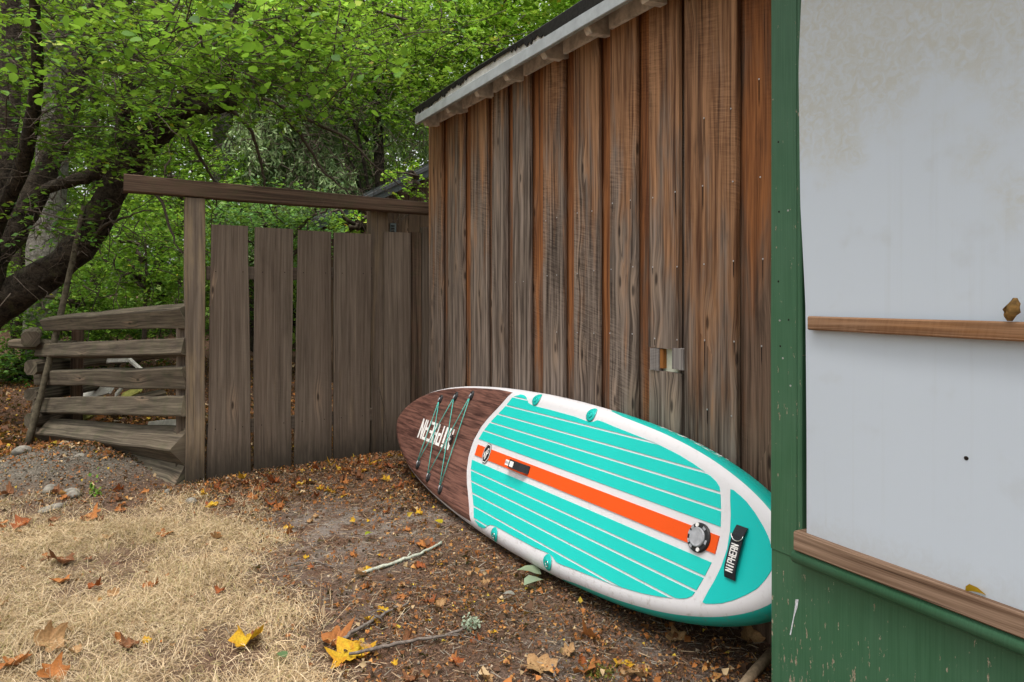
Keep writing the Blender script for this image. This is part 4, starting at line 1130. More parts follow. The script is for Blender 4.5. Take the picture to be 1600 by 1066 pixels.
stem([(-60, 560, 7.4), (-10, 420, 7.5), (5, 250, 7.5), (20, 100, 7.5), (15, -80, 7.4)], [.17, .13, .11, .10, .08], M['bark'], lean, 4)
stem([(225, 225, 6.1), (250, 190, 6.2), (262, 110, 6.3), (240, -40, 6.3)], [.09, .07, .05], M['bark'], lean, 5, name="branch", sides=8)
stem([(290, 160, 5.9), (330, 165, 5.7), (362, 160, 5.55)], [.085, .08, .07], M['bark'], lean, 6, name="broken_branch", sides=9)
stem([(0, 478, 6.6), (-20, 380, 6.3), (40, 250, 5.9), (60, 120, 5.5), (50, -60, 5.0)], [.10, .07, .05, .03], M['bark'], lean, 7, name="branch", sides=8)
for i, pts in enumerate(([(372, 40, 5.6), (430, 30, 5.3), (520, 60, 5.0), (600, 95, 4.9)], [(372, 40, 5.6), (400, 120, 5.0), (430, 180, 4.7)], [(262, 110, 6.3), (330, 60, 5.4), (420, 40, 4.5), (470, 60, 4.0)],
                         [(345, 120, 5.8), (440, 170, 5.9), (540, 205, 6.0), (650, 300, 6.0)], [(345, 150, 5.8), (400, 210, 6.0), (420, 300, 6.2), (445, 350, 6.3)], [(380, 20, 5.6), (560, 10, 6.0), (700, 60, 6.4), (800, 90, 6.8)],
                         [(172, 305, 6.3), (235, 300, 5.9), (255, 360, 5.7), (290, 430, 5.5)], [(280, 190, 5.9), (320, 235, 6.1), (345, 290, 6.3), (350, 330, 6.4)], [(205, 90, 6.4), (120, 50, 5.4), (60, 60, 4.7)], [(440, 170, 5.9), (500, 260, 6.0), (560, 320, 6.0)],
                         [(140, 372, 6.4), (190, 350, 6.0), (240, 330, 5.8)], [(95, 215, 7.0), (30, 190, 6.3), (-30, 160, 5.9)])):
    P_ = smooth_path([at(a, c, d=d) for a, c, d in pts], 22); P_[1:-1] += np.cumsum(r.normal(size=(20, 3)) * .010, 0)
    tube("branch", P_, [.020, .013, .004], M['twig'], lean, 6, 30 + i, .10)
specs = [((330, 30, 5.0), (1.2, 1.1, .55), 85, 30, .10), ((120, 40, 5.6), (1.1, 1.0, .60), 75, 28, .10), ((520, 50, 5.4), (1.2, 1.0, .55), 80, 28, .10), ((220, 130, 5.8), (.8, .8, .42), 55, 28, .09),
         ((430, 120, 5.3), (.6, .7, .35), 45, 26, .09), ((660, 50, 6.3), (.9, .9, .45), 60, 28, .10), ((20, 160, 6.1), (.7, .7, .7), 55, 26, .09), ((150, 210, 6.0), (.45, .5, .28), 34, 24, .08),
         ((185, 235, 5.3), (.42, .3, .20), 15, 28, .08), ((80, 330, 5.7), (.4, .3, .3), 12, 28, .08), ((255, 170, 5.2), (.4, .3, .16), 12, 28, .08), ((300, 90, 4.6), (.6, .5, .28), 40, 30, .085), ((460, 40, 4.2), (.45, .4, .25), 34, 28, .085)]
Vs, Fs, Cs, W0, W1, k = [], [], [], [], [], 0
for (c, rad, K, Mn, sg) in specs:
    P, D, w0, w1 = sprays(at(*c[:2], d=c[2]), rad, int(K * 2.1), 13, .34, r)
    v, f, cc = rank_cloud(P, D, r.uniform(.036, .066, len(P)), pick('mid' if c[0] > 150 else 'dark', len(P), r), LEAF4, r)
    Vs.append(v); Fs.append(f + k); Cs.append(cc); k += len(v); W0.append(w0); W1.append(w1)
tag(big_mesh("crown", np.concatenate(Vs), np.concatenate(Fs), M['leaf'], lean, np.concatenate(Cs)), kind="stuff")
W0, W1 = np.concatenate(W0), np.concatenate(W1)
twig_mesh("twigs", W0, W1, .0030, M['twig'], lean, r, .025, 3, 5)
tw0 = W0[r.choice(len(W0), 260)]; tw1 = tw0 + r.normal(size=tw0.shape) * np.array([.45, .45, .22])
twig_mesh("twigs", tw0, tw1, .0055, M['twig'], lean, r, .05)
# big single leaves of the nearest sprays
lm = []
for q in range(4):
    v, f, c = cloud(np.zeros((1, 3)), np.array([1.0]), np.array([(.075, .20, .022), (.115, .27, .035), (.16, .33, .05), (.055, .15, .02)][q])[None], LEAF8, np.random.default_rng(1), 60.0, 0.0)
    o = big_mesh("leaf", v, f, M['leaf'], None, c); lm.append(o.data); bpy.data.objects.remove(o)
nl = 0
for (px, py, d, wid) in ((330, 60, 3.9, .30), (440, 25, 3.7, .32), (470, 95, 3.8, .26), (250, 110, 4.1, .28), (370, 150, 4.2, .22), (200, 60, 4.3, .30), (540, 40, 4.1, .26), (130, 110, 4.6, .26), (300, 20, 3.6, .28), (40, 30, 3.4, .14), (60, 130, 5, .24), (190, 170, 4.8, .22), (620, 110, 4.6, .2), (405, 70, 3.7, .2), (480, 160, 4.3, .18)):
    cc = at(px, py, d=d)
    for q in range(20):
        p_ = cc + r.normal(size=3) * np.array([wid, wid, wid * .30]) * .75
        o = link("leaf", lm[r.integers(4)], None, lean)
        o.location = Vector(p_) - Vector(lean.location)
        o.rotation_euler = (r.normal() * .45 - .2, r.normal() * .45, r.uniform(0, 6.28))
        sc_ = r.uniform(.050, .078); o.scale = (sc_, sc_, sc_); nl += 1
    twig_mesh("twigs", [cc + np.array([.1, .45, .10])] * 3, [cc + r.normal(size=3) * wid * .7 for _ in range(3)], .004, M['twig'], lean, r, .04)

def tree(name, label, trunk, trad, tmat, specs, pal, smin, smax, seed, tpl=LEAF4, mat='leaf', group="trees behind the gate", branches=8, up=1.0):
    r = np.random.default_rng(seed)
    b0 = at(trunk[0][0], trunk[0][1], d=trunk[0][2])
    T = thing(name, tuple(b0), label, "tree" if 'shrub' not in name else "shrub", group)
    stem(trunk, trad, tmat, T, seed, 10, "trunk", 24)
    Vs, Fs, Cc, Cs, k = [], [], [], [], 0
    for (c, rad, K, Mn, sg) in specs:
        P, D, w0, w1 = sprays(at(*c[:2], d=c[2]), rad, int(K * Mn / 15), 15, sg * 3.0, r)
        v, f, cc = rank_cloud(P, D, r.uniform(smin, smax, len(P)), pick(pal, len(P), r), tpl, r)
        Vs.append(v); Fs.append(f + k); Cc.append(cc); k += len(v); Cs.append(w0)
    tag(big_mesh("crown", np.concatenate(Vs), np.concatenate(Fs), M[mat], T, np.concatenate(Cc)), kind="stuff")
    C = np.concatenate(Cs)
    for q in range(branches):
        f = r.uniform(.4, .95); tp = smooth_path([at(a, c, d=d) for a, c, d in trunk], 20)
        a = tp[int(f * 19)]; e_ = C[r.integers(len(C))]
        tube("branch", wander(a, e_, 9, .05, r), [.035, .022, .006], M['bark'] if tmat is M['bark'] else M['twig'], T, 5, seed + q)
    return T
tree("pale_trunk_tree", "tree with a pale grey trunk standing behind the leaning stems", [(62, 650, 9.4), (70, 420, 9.4), (84, 200, 9.4), (92, 60, 9.4), (95, -200, 9.4)], [.26, .22, .19, .17, .14], M['bark_pale'],
     [((110, -10, 9.3), (1.9, 1.2, 1.1), 150, 42, .17), ((20, 120, 9.8), (1.2, 1.0, 1.5), 110, 42, .17), ((220, 60, 9.8), (1.4, 1.2, 1.2), 120, 40, .17)], 'mid', .05, .085, 201)
tree("alder_tree", "slender alder with a thin grey trunk directly behind the gate beam", [(352, 640, 11), (351, 420, 11), (349, 230, 11), (345, 60, 11), (340, -150, 11)], [.20, .18, .16, .14, .1], M['bark_pale'],
     [((330, 60, 11.2), (1.9, 1.3, 1.5), 180, 42, .19), ((270, 250, 10.6), (1.3, 1.0, .9), 110, 42, .17), ((430, 130, 11.4), (1.4, 1.2, 1.1), 120, 40, .18)], 'mid', .055, .095, 202)
tree("maple_tree", "bright yellow-green maple rising above the shed roof", [(760, 500, 13), (765, 200, 13), (775, 50, 13), (780, -200, 13)], [.28, .24, .2, .16], M['bark'],
     [((790, 20, 11.5), (2.3, 1.6, 1.5), 260, 44, .20), ((660, 60, 11.8), (1.7, 1.4, 1.4), 190, 44, .20), ((900, -20, 11), (1.5, 1.5, 1.2), 130, 40, .19)], 'lime', .06, .11, 203)
tree("hazel_tree", "leafy green hazel whose sprays hang beside the shed corner", [(600, 600, 11), (600, 400, 11), (590, 200, 11), (585, 0, 11)], [.12, .1, .08, .05], M['bark'],
     [((600, 110, 10.6), (1.5, 1.2, 1.1), 170, 40, .18), ((500, 40, 10.8), (1.5, 1.2, 1.2), 150, 40, .18)], 'lime', .05, .085, 204)
# understorey shrubs behind the fence
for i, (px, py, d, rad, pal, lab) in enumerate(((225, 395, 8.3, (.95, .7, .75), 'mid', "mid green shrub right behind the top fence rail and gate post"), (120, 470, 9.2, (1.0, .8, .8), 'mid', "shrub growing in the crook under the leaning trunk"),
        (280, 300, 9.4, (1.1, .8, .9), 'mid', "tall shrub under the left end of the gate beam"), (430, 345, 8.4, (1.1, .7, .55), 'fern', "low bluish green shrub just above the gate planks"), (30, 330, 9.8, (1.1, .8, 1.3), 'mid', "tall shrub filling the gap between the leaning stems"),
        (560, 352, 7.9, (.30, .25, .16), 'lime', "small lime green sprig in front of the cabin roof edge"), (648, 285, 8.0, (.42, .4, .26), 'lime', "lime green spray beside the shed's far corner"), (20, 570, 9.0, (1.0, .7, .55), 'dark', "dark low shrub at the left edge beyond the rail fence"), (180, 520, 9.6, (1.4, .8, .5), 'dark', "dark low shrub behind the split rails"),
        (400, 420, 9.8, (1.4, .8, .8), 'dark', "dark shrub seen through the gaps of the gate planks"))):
    sm_ = rad[0] < .5; big_ = rad[0] > .4 and sm_
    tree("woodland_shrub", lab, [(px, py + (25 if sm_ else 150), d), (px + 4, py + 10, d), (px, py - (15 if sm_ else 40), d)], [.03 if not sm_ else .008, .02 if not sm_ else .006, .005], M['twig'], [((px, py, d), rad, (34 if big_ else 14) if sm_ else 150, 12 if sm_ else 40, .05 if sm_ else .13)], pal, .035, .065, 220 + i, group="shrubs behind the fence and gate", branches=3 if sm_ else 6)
# --- conifer with hanging pale sprays
r = np.random.default_rng(33)
con = thing("conifer", tuple(at(455, 650, d=12.5)), "conifer with pale drooping sprays above the gate beam", "tree", "trees behind the gate")
stem([(400, 640, 12.8), (402, 400, 12.8), (405, 200, 12.8), (408, -100, 12.8)], [.34, .32, .28, .2], M['bark'], con, 40, 12)
roots, tips, P, D, S = [], [], [], [], []
for q in range(52):
    z0 = r.uniform(2.0, 5.4); tr = at(415, 300, d=12.6); a = np.array([tr[0], tr[1], z0])
    ang = r.uniform(-1.9, .1); L = r.uniform(1.6, 3.6)
    e_ = a + np.array([math.cos(ang) * L, math.sin(ang) * L, -.30 * L])
    path = wander(a, e_, 14, .03, r); path[:, 2] -= .12 * L * np.linspace(0, 1, 14) ** 2
    tube("branch", path, [.03, .018, .005], M['twig'], con, 5, q)
    for j_ in range(3, 14):
        for h_ in range(5):
            s0 = path[j_] + r.normal(size=3) * .06; sl = r.uniform(.25, .60)
            dv_ = np.array([r.normal() * .5, r.normal() * .4, -.9]); dv_ /= np.linalg.norm(dv_)
            tt_ = np.linspace(0, 1, 16)
            sp = s0 + np.outer(tt_ * sl, dv_) + np.outer(tt_ ** 2 * sl * .4, np.array([0, 0, -1]))
            P.append(sp); nd = r.normal(size=sp.shape) * .75 + dv_; D.append(nd); S.append(r.uniform(.05, .11, 16))
P, D, S = np.concatenate(P), np.concatenate(D), np.concatenate(S)
v, f, c = cloud(P, S, pick('spruce', len(P), r), (NEED[0] * np.array([3.2, 1, 1]), NEED[1]), r, dirs=D)
tag(big_mesh("needle_sprays", v, f, M['needle'], con, c), kind="stuff")
# --- bare tangled twigs in front of the conifer, belonging to the leaning tree
rt, tp_ = [], []
for q in range(230):
    a = at(r.uniform(370, 665), r.uniform(110, 335), d=r.uniform(6.0, 7.6)); rt.append(a); tp_.append(a + np.array([r.normal() * .28, r.normal() * .2, r.normal() * .22 - .1]))
twig_mesh("bare_twigs", rt, tp_, .0038, M['twig'], lean, r, .08, 4, 9)
rt, tp_ = [], []
for q in range(260):
    a = at(r.uniform(-20, 340), r.uniform(0, 470), d=r.uniform(5.5, 7.4)); rt.append(a); tp_.append(a + np.array([r.normal() * .25, r.normal() * .2, r.normal() * .30 - .1]))
twig_mesh("bare_twigs", rt, tp_, .0042, M['twig'], lean, r, .08, 4, 9)
# --- the far wood, and an added ring of unseen foliage
Ps = []
for q in range(1500):
    px, d = r.uniform(-160, 1000), r.uniform(14, 26)
    p0 = at(px, 455, d=d); z = r.uniform(-.2, .60 * d) * r.uniform(.55, 1)
    Ps.append(np.array([p0[0], p0[1], z]) + r.normal(size=(70, 3)) * np.array([.55, .55, .38]))
for q in range(900):  # unseen foliage round the camera, added to cut low sky light and deepen shadows
    ang_ = r.uniform(0, 2 * math.pi); d = r.uniform(11, 17)
    p0 = np.array([d * math.sin(ang_), d * math.cos(ang_)])
    if -25 < math.degrees((ang_ - YAW + math.pi) % (2 * math.pi) - math.pi) * -1 < 45: continue
    Ps.append(np.array([p0[0], p0[1], r.uniform(0, 9)]) + r.normal(size=(45, 3)) * np.array([.8, .8, .55]))
Ps = np.concatenate(Ps)
v, f, c = cloud(Ps, r.uniform(.13, .24, len(Ps)), pick('far', len(Ps), r, .25), LEAF2, r, .8)
tag(big_mesh("far_wood_and_shade_ring", v, f, M['leaf'], None, c), "mass of green foliage far behind the gate and cabin, plus an unseen ring added round the camera for shade", "wood", None, "stuff")
for i, (px, d, rd) in enumerate(((30, 13, .13), (150, 14, .10), (250, 15.5, .14), (465, 16, .16), (545, 15, .11), (690, 17, .2))):
    T = thing("slender_tree", tuple(at(px, 455, d=d) * np.array([1, 1, 0])), ["thin dark trunk far left behind the leaning stems", "thin dark trunk behind the curve of the leaning trunk", "dark trunk behind the beam's left end", "dark trunk left of the cabin roof edge", "slim trunk above the cabin roof edge", "broad dark trunk just left of the shed eave"][i], "tree", "trunks in the wood")
    p0 = at(px, 455, d=d)
    tube("trunk", wander((p0[0], p0[1], .2), (p0[0] + r.normal() * .3, p0[1], 9), 14, .03, r), [rd, rd * .8, rd * .6], M['bark'], T, 9, 60 + i, .05)
    PP, _ = clumps((p0[0], p0[1], 6.6), (1.6, 1.6, 1.6), 40, 40, .28, r); crown_mesh("crown", [(PP, .09, .15, 'far')], M['leaf'], T, r, LEAF2)

# ------------------------------------------------------------------ dry grass
r = np.random.default_rng(44)
nb = 270000
gx_, gy_ = r.uniform(-1.35, .90, nb), r.uniform(1.75, 4.95, nb)
tuft = .55 + .45 * hnoise(gx_ * 4.5, gy_ * 4.5, 9)
keep = r.random(nb) < grass_mask(gx_, gy_) * np.clip(tuft, .12, 1) + .010
gx_, gy_ = gx_[keep], gy_[keep]; nb = len(gx_)
az = r.uniform(0, 6.28, nb) + 1.2 * hnoise(gx_ * 2, gy_ * 2, 8); el = np.abs(r.normal(size=nb)) * (.26 + .22 * np.clip(hnoise(gx_ * 6, gy_ * 6, 14), 0, 1)) + .03
L = np.clip(r.lognormal(-3.1, .45, nb), .015, .12) * (1 + .3 * hnoise(gx_ * 5, gy_ * 5, 10)); w = r.uniform(.0006, .0012, nb)
d3 = np.stack([np.cos(az) * np.cos(el), np.sin(az) * np.cos(el), np.sin(el)], 1)
sd = np.stack([-np.sin(az), np.cos(az), r.normal(size=nb) * .3], 1)
b0 = np.stack([gx_, gy_, ground_z(gx_, gy_) - .002 + r.random(nb) * .012], 1)
mid = b0 + d3 * (L * .55)[:, None] + np.array([0, 0, 1]) * (L * .10)[:, None]
tip = b0 + d3 * L[:, None] - np.array([0, 0, 1]) * (L * .05)[:, None]
V = np.stack([b0 - sd * w[:, None], b0 + sd * w[:, None], mid + sd * (w * .8)[:, None], mid - sd * (w * .8)[:, None], tip], 1).reshape(-1, 3)
k = (np.arange(nb) * 5)[:, None, None]
Fc = (np.array([(0, 1, 2), (0, 2, 3), (3, 2, 4)])[None] + k).reshape(-1, 3)
cs = np.array([(.58, .435, .28), (.70, .56, .385), (.45, .32, .195), (.28, .185, .105), (.38, .33, .15)])
c = cs[r.choice(5, nb, p=[.34, .22, .22, .16, .06])] * (1 + r.normal(size=(nb, 1)) * .12) * (1 + .10 * hnoise(gx_ * 1.7, gy_ * 1.7, 11))[:, None]
tag(big_mesh("dry_grass", V, Fc, M['grass'], None, np.repeat(np.clip(c, .01, .9), 5, 0)), "short straw-coloured dead grass in the lower left", "grass", None, "stuff")

# ------------------------------------------------------------------ litter
def dens(x, y):
    d = .24 + 1.0 * np.exp(-((y - 4.70) / .46) ** 2) * (x > .3) * (x < 2) + .9 * gauss(x, y, 1.55, 4.2, .35, .55)
    d = d + .75 * gauss(x, y, 1.55, 1.55, .33, .55) + .50 * gauss(x, y, 1.25, 2.5, .3, .9) + .35 * gauss(x, y, .95, 2.1, .25, .5) + .30 * gauss(x, y, .62, 3.9, .12, .6)
    d = d * (1 - .80 * np.clip(gauss(x, y, .93, 3.75, .36, .40), 0, 1)) * (1 - .88 * grass_mask(x, y))
    d = d + .9 * ((y > 5.6) & (x < 3.2)) * (1 - np.clip(gauss(x, y, -.5, 5.6, .5, .6) * 1.3, 0, 1)) + .35 * gauss(x, y, .1, 4.75, .6, .2)
    return np.clip(d * (.75 + .35 * hnoise(x * 3.2, y * 3.2, 12)), 0, 1)
n0 = 330000
n0b = 60000; lx, ly = np.concatenate([r.uniform(-2.2, 2.0, n0), r.uniform(-3.4, 3.0, n0b)]), np.concatenate([r.uniform(1.3, 8.6, n0), r.uniform(7.0, 12.5, n0b)]); n0 += n0b
keep = (r.random(n0) < dens(lx, ly) * np.clip(1.3 - (ly - 5) * .16, .5, 1)) & ((lx < 1.98) | (ly > 5.2))
lx, ly = lx[keep], ly[keep]; n0 = len(lx)
sz = np.clip(r.lognormal(-4.72, .52, n0), .005, .045) * (1 + .5 * (ly > 5.5) + .8 * (ly > 7.2))
cs = np.array([(.30, .115, .035), (.21, .088, .040), (.40, .20, .065), (.10, .055, .034), (.46, .33, .19), (.060, .036, .026), (.52, .36, .05), (.16, .085, .055), (.38, .30, .22)])
c = cs[r.choice(9, n0, p=[.17, .22, .09, .20, .05, .12, .020, .12, .01])] * (1 + r.normal(size=(n0, 1)) * .18)
P = np.stack([lx, ly, ground_z(lx, ly) + .002 + r.random(n0) * .012 * (1 + dens(lx, ly) * 1.6)], 1)
v, f, cc = cloud(P, sz, np.clip(c, .01, .8), (LEAF4[0] * np.array([1.15, 1, 4.0]), LEAF4[1]), r, .9, 0)
tag(big_mesh("leaf_litter", v, f, M['litter'], None, cc), "brown broken leaf litter strewn over the dirt", "leaf litter", None, "stuff")
# needles, bark shreds and twiglets
n1_ = 26000
lx, ly = r.uniform(.2, 2.0, n1_ * 2), r.uniform(1.3, 4.95, n1_ * 2)
keep = r.random(n1_ * 2) < (.25 + .75 * dens(lx, ly)) * (1 - .9 * grass_mask(lx, ly)); lx, ly = lx[keep], ly[keep]; n1_ = len(lx)
P = np.stack([lx, ly, ground_z(lx, ly) + .002 + r.random(n1_) * .008], 1)
D = np.stack([r.normal(size=n1_), r.normal(size=n1_), r.normal(size=n1_) * .16], 1)
cs = np.array([(.22, .13, .08), (.10, .06, .04), (.36, .26, .17), (.27, .24, .20)])
v, f, cc = cloud(P, r.uniform(.015, .05, n1_), cs[r.choice(4, n1_)] * (1 + r.normal(size=(n1_, 1)) * .15), (NEED[0] * np.array([.7, 1, 1]), NEED[1]), r, dirs=D)
tag(big_mesh("twig_litter", v, f, M['litter'], None, np.clip(cc, .01, .8)), "fine twigs and needles scattered on the dirt", "twig litter", None, "stuff")

# ------------------------------------------------------------------ separate fallen leaves
lobes = [(-90, .14), (-72, .46), (-52, .60), (-40, .52), (-22, .70), (-5, .92), (6, .74), (20, .66), (32, .88), (42, .98), (52, .80), (64, .68), (78, .86), (90, 1.08)]
half = [(math.radians(a), q) for a, q in lobes]
outl = [(q * math.cos(a), q * math.sin(a)) for a, q in half] + [(-q * math.cos(a), q * math.sin(a)) for a, q in half[-2:0:-1]]
def maple(seed, curl, col, col2):
    rr = np.random.default_rng(seed); V, C = [(0, 0, 0)], [col]
    m_ = len(outl)
    for f_ in (.5, 1.0):
        for (x, y) in outl:
            x, y = x * f_ + rr.normal() * .02, y * f_ + rr.normal() * .02
            V.append((x, y, 0)); t = min(1, abs(rr.normal()) * .45 + (.25 if f_ == 1 else 0)); C.append(tuple(np.array(col) * (1 - t) + np.array(col2) * t))
    V = np.array(V, float); a = rr.uniform(0, 6.28)
    s1 = V[:, 0] * math.cos(a) + V[:, 1] * math.sin(a)
    V[:, 2] = curl * s1 ** 2 * rr.uniform(.6, 1.3) + .20 * np.sin(V[:, 0] * 5 + rr.uniform(0, 6)) * np.cos(V[:, 1] * 4 + rr.uniform(0, 6)) + rr.normal(size=len(V)) * .035
    V[:, 0] *= 1 - .28 * curl * np.abs(V[:, 2]); V[:, 2] -= V[:, 2].min() * .9
    Fc = []
    for k in range(m_):
        k2 = (k + 1) % m_
        Fc += [(0, 1 + k, 1 + k2), (1 + k, 1 + m_ + k, 1 + m_ + k2), (1 + k, 1 + m_ + k2, 1 + k2)]
    # stalk
    b_ = len(V); st = [(-.012, -.08, .02), (.012, -.08, .02), (.010, -.62, .06), (-.010, -.62, .06)]
    V = np.concatenate([V, np.array(st)]); C += [col2] * 4; Fc += [(b_, b_ + 1, b_ + 2), (b_, b_ + 2, b_ + 3)]
    return big_mesh_data("fallen_leaf", V, np.array(Fc), np.array(C))
def big_mesh_data(name, V, Fc, C):
    o = big_mesh(name, V, Fc, M['dry'], None, C, True); me = o.data; bpy.data.objects.remove(o); return me
cols = {'orange': ((.48, .19, .055), (.33, .12, .04)), 'brown': ((.26, .11, .05), (.15, .07, .035)), 'tan': ((.50, .31, .15), (.36, .20, .09)), 'yellow': ((.62, .42, .03), (.55, .24, .02)), 'rust': ((.38, .11, .03), (.22, .07, .03))}
meshes = {k: [maple(300 + 10 * i + j_, .25 + .28 * j_, *v_) for j_ in range(4)] for i, (k, v_) in enumerate(cols.items())}
def fallen(x, y, kind, size, label, group, flat=1.0, var=None, rz=None, tilt=None):
    o = bpy.data.objects.new("fallen_leaf", meshes[kind][r.integers(4) if var is None else var]); COL.objects.link(o)
    o.location = (x, y, float(ground_z(x, y)) + .004 + .006 * float(grass_mask(x, y)))
    o.rotation_euler = ((r.normal() * .22, r.normal() * .22, r.uniform(0, 6.28) if rz is None else rz) if tilt is None else (tilt[0], tilt[1], rz or 0))
    o.scale = (size, size, size * flat)
    return tag(o, label, "leaf", group)
def gpx(px, py): q = at(px, py, z=0.0); return q[0], q[1]
hero = [(75, 1012, 'tan', .075, "tan curled maple leaf at the lower left corner, pointed towards the frame's bottom", 2), (385, 1005, 'yellow', .075, "curled golden maple leaf standing up at the edge of the dead grass", 3), (553, 1030, 'yellow', .105, "largest yellow and orange maple leaf, under the dark stick in the foreground", 1),
        (520, 1010, 'orange', .07, "orange curled leaf overlapping the largest yellow leaf", 3), (15, 1045, 'orange', .07, "orange leaf cut by the frame at the bottom left corner", 2), (80, 1062, 'orange', .06, "orange leaf at the very bottom edge of the dead grass", 2),
        (660, 850, 'orange', .06, "bright orange leaf beside the pale lichened stick", 1), (845, 1048, 'tan', .075, "tan maple leaf at the bottom edge in front of the board", 1), (915, 1052, 'orange', .065, "orange leaf beside the moss tuft at the bottom edge", 2), (1000, 1060, 'tan', .07, "pale tan leaf at the bottom edge below the board's tail", 1),
        (975, 1040, 'yellow', .045, "small yellow-orange leaf below the board's tail", 1), (925, 998, 'orange', .05, "narrow orange leaf under the lower rail of the board", 3), (600, 955, 'yellow', .035, "yellow leaf near the middle of the bare dirt", 1), (583, 972, 'yellow', .04, "golden leaf left of the thin grey stick", 2),
        (140, 815, 'orange', .075, "big orange leaf at the top of the dead grass", 2), (100, 880, 'brown', .072, "large dull brown leaf in the middle of the dead grass", 2), (98, 910, 'orange', .05, "small vivid orange leaf under the large dull brown one", 2), (35, 830, 'rust', .06, "rust coloured leaf at the left edge of the grass top", 2),
        (255, 838, 'orange', .06, "long orange leaf in the upper dead grass", 1), (205, 1013, 'brown', .045, "dark brown leaf low in the dead grass", 2), (226, 1003, 'yellow', .022, "tiny yellow leaf low in the dead grass", 0), (1172, 1000, 'tan', .06, "tan leaf in the shadow by the foot of the green bay", 2), (1060, 1003, 'tan', .05, "pale grey-tan leaf in the shade under the board's tail", 2)]
for (px, py, kd, sz_, lab, vr) in hero:
    x, y = gpx(px, py); fallen(x, y, kd, sz_, lab, None, 1.0 if vr > 1 else .7, vr)
def where_gate(x, y):
    q = at(0, Y=4.93)
    marks = [(.36, "the left gate post"), (.62, "the first gate plank from the left"), (.92, "the second gate plank"), (1.20, "the third gate plank"), (1.48, "the fourth gate plank"), (9, "the hinge post near the shed")]
    return ("close under " if y > 4.6 else "a step in front of ") + next(m_ for v_, m_ in marks if x < v_)
def where_dirt(x, y):
    a_ = "beside the dead grass" if x < .85 else ("midway between grass and board" if x < 1.15 else "close to the board")
    return "on dirt " + a_ + (" at the front" if y < 2.5 else (" halfway to the gate" if y < 3.3 else " nearer the gate"))
def where_grass(x, y):
    a_ = "the left" if x < -.3 else ("the middle" if x < .2 else "the dirt side")
    return "caught in the dead grass, " + a_ + (" front" if y < 2.9 else (" centre" if y < 3.7 else " back"))
def where_wood(x, y): return "on the forest floor " + ("beside the leaning pole" if x > -.9 else "beyond the leaning pole") + (", near the mound" if y < 6.6 else ", far back")
def where_mound(x, y): return "at the foot of the gravel mound, " + ("left part" if x < -.3 else "towards the gate post")
zones = [(52, lambda: (r.uniform(-.9, .55), r.uniform(2.1, 4.5)), lambda x, y: grass_mask(x, y) > .5, ['orange', 'rust', 'brown', 'tan', 'brown'], (.014, .042), where_grass, "leaves in the dead grass"),
         (112, lambda: (r.uniform(.35, 1.9), r.uniform(4.15, 4.86)), lambda x, y: True, ['orange', 'rust', 'brown', 'brown', 'rust', 'yellow'], (.020, .050), where_gate, "leaves drifted against the gate"),
         (58, lambda: (r.uniform(.6, 1.45), r.uniform(1.9, 4.0)), lambda x, y: grass_mask(x, y) < .3, ['orange', 'tan', 'brown', 'yellow', 'rust', 'tan'], (.014, .040), where_dirt, "leaves on the bare dirt"),
         (38, lambda: (r.uniform(-1.5, -.5), r.uniform(5.9, 8.0)), lambda x, y: True, ['orange', 'rust', 'brown', 'orange'], (.04, .07), where_wood, "leaves left of the rail fence"),
         (14, lambda: (r.uniform(-.75, .15), r.uniform(4.45, 5.0)), lambda x, y: True, ['orange', 'rust', 'brown'], (.025, .050), where_mound, "leaves by the gravel mound")]
for (num, smp, ok, kinds, (s0_, s1_), wf, grp) in zones:
    q = 0
    while q < num:
        x, y = smp()
        if not ok(x, y): continue
        kd = kinds[r.integers(len(kinds))]; sz_ = r.uniform(s0_, s1_); f_ = (sz_ - s0_) / (s1_ - s0_)
        nm = {'orange': 'orange', 'rust': 'rust red', 'brown': 'dull brown', 'tan': 'pale tan', 'yellow': 'yellow'}[kd]
        fallen(x, y, kd, sz_, ("small " if f_ < .34 else ("middling " if f_ < .67 else "large ")) + nm + " leaf " + wf(x, y), grp, r.uniform(.8, 1.5)); q += 1
# fresh green and pale leaves
def plain_leaf(name, label, p, size, col, rot, cat="leaf"):
    v, f = LEAF8[0].copy(), LEAF8[1]; c = np.repeat(np.array(col)[None], len(v), 0) * np.random.default_rng(2).uniform(.85, 1.1, (len(v), 1))
    v[:, 2] += .45 * v[:, 0] ** 2 - .15 * v[:, 1] ** 2
    o = big_mesh(name, v, f, M['leaf'], None, c, True); o.location = p; o.rotation_euler = rot; o.scale = (size * 1.15, size, size)
    return tag(o, label, cat)
for (px, py, sz_, rz, col, lab) in ((846, 905, .115, .75, (.36, .46, .30), "upper pale green leaf lying under the board's lower rail"), (848, 914, .105, 1.75, (.38, .48, .33), "lower pale green leaf lying under the board's lower rail"), (858, 905, .08, 4.4, (.05, .13, .02), "dark green leaf tucked beneath the board's rail"),
                                (446, 1040, .045, .4, (.14, .24, .12), "small green leaf at the bottom edge of the grass"), (582, 839, .05, 2.0, (.34, .40, .03), "lime yellow leaf on the bare dirt patch"), (805, 940, .05, 1.0, (.40, .38, .34), "withered grey-white leaf below the pale green ones"), (690, 826, .06, .3, (.60, .48, .03), "bright yellow leaf near the board's wood-look nose")):
    x, y = gpx(px, py); plain_leaf("fallen_leaf", lab, (x, y, float(ground_z(x, y)) + .034), sz_, col, (.25, .1, rz))
x, y, z = at(1520, 905, X=GXP - .02); plain_leaf("fallen_leaf", "orange leaf lying on the brown window sill", (GXP - .016, y + .016, zsill + .047), .040, (.62, .28, .02), (.45, -.75, 2.9))
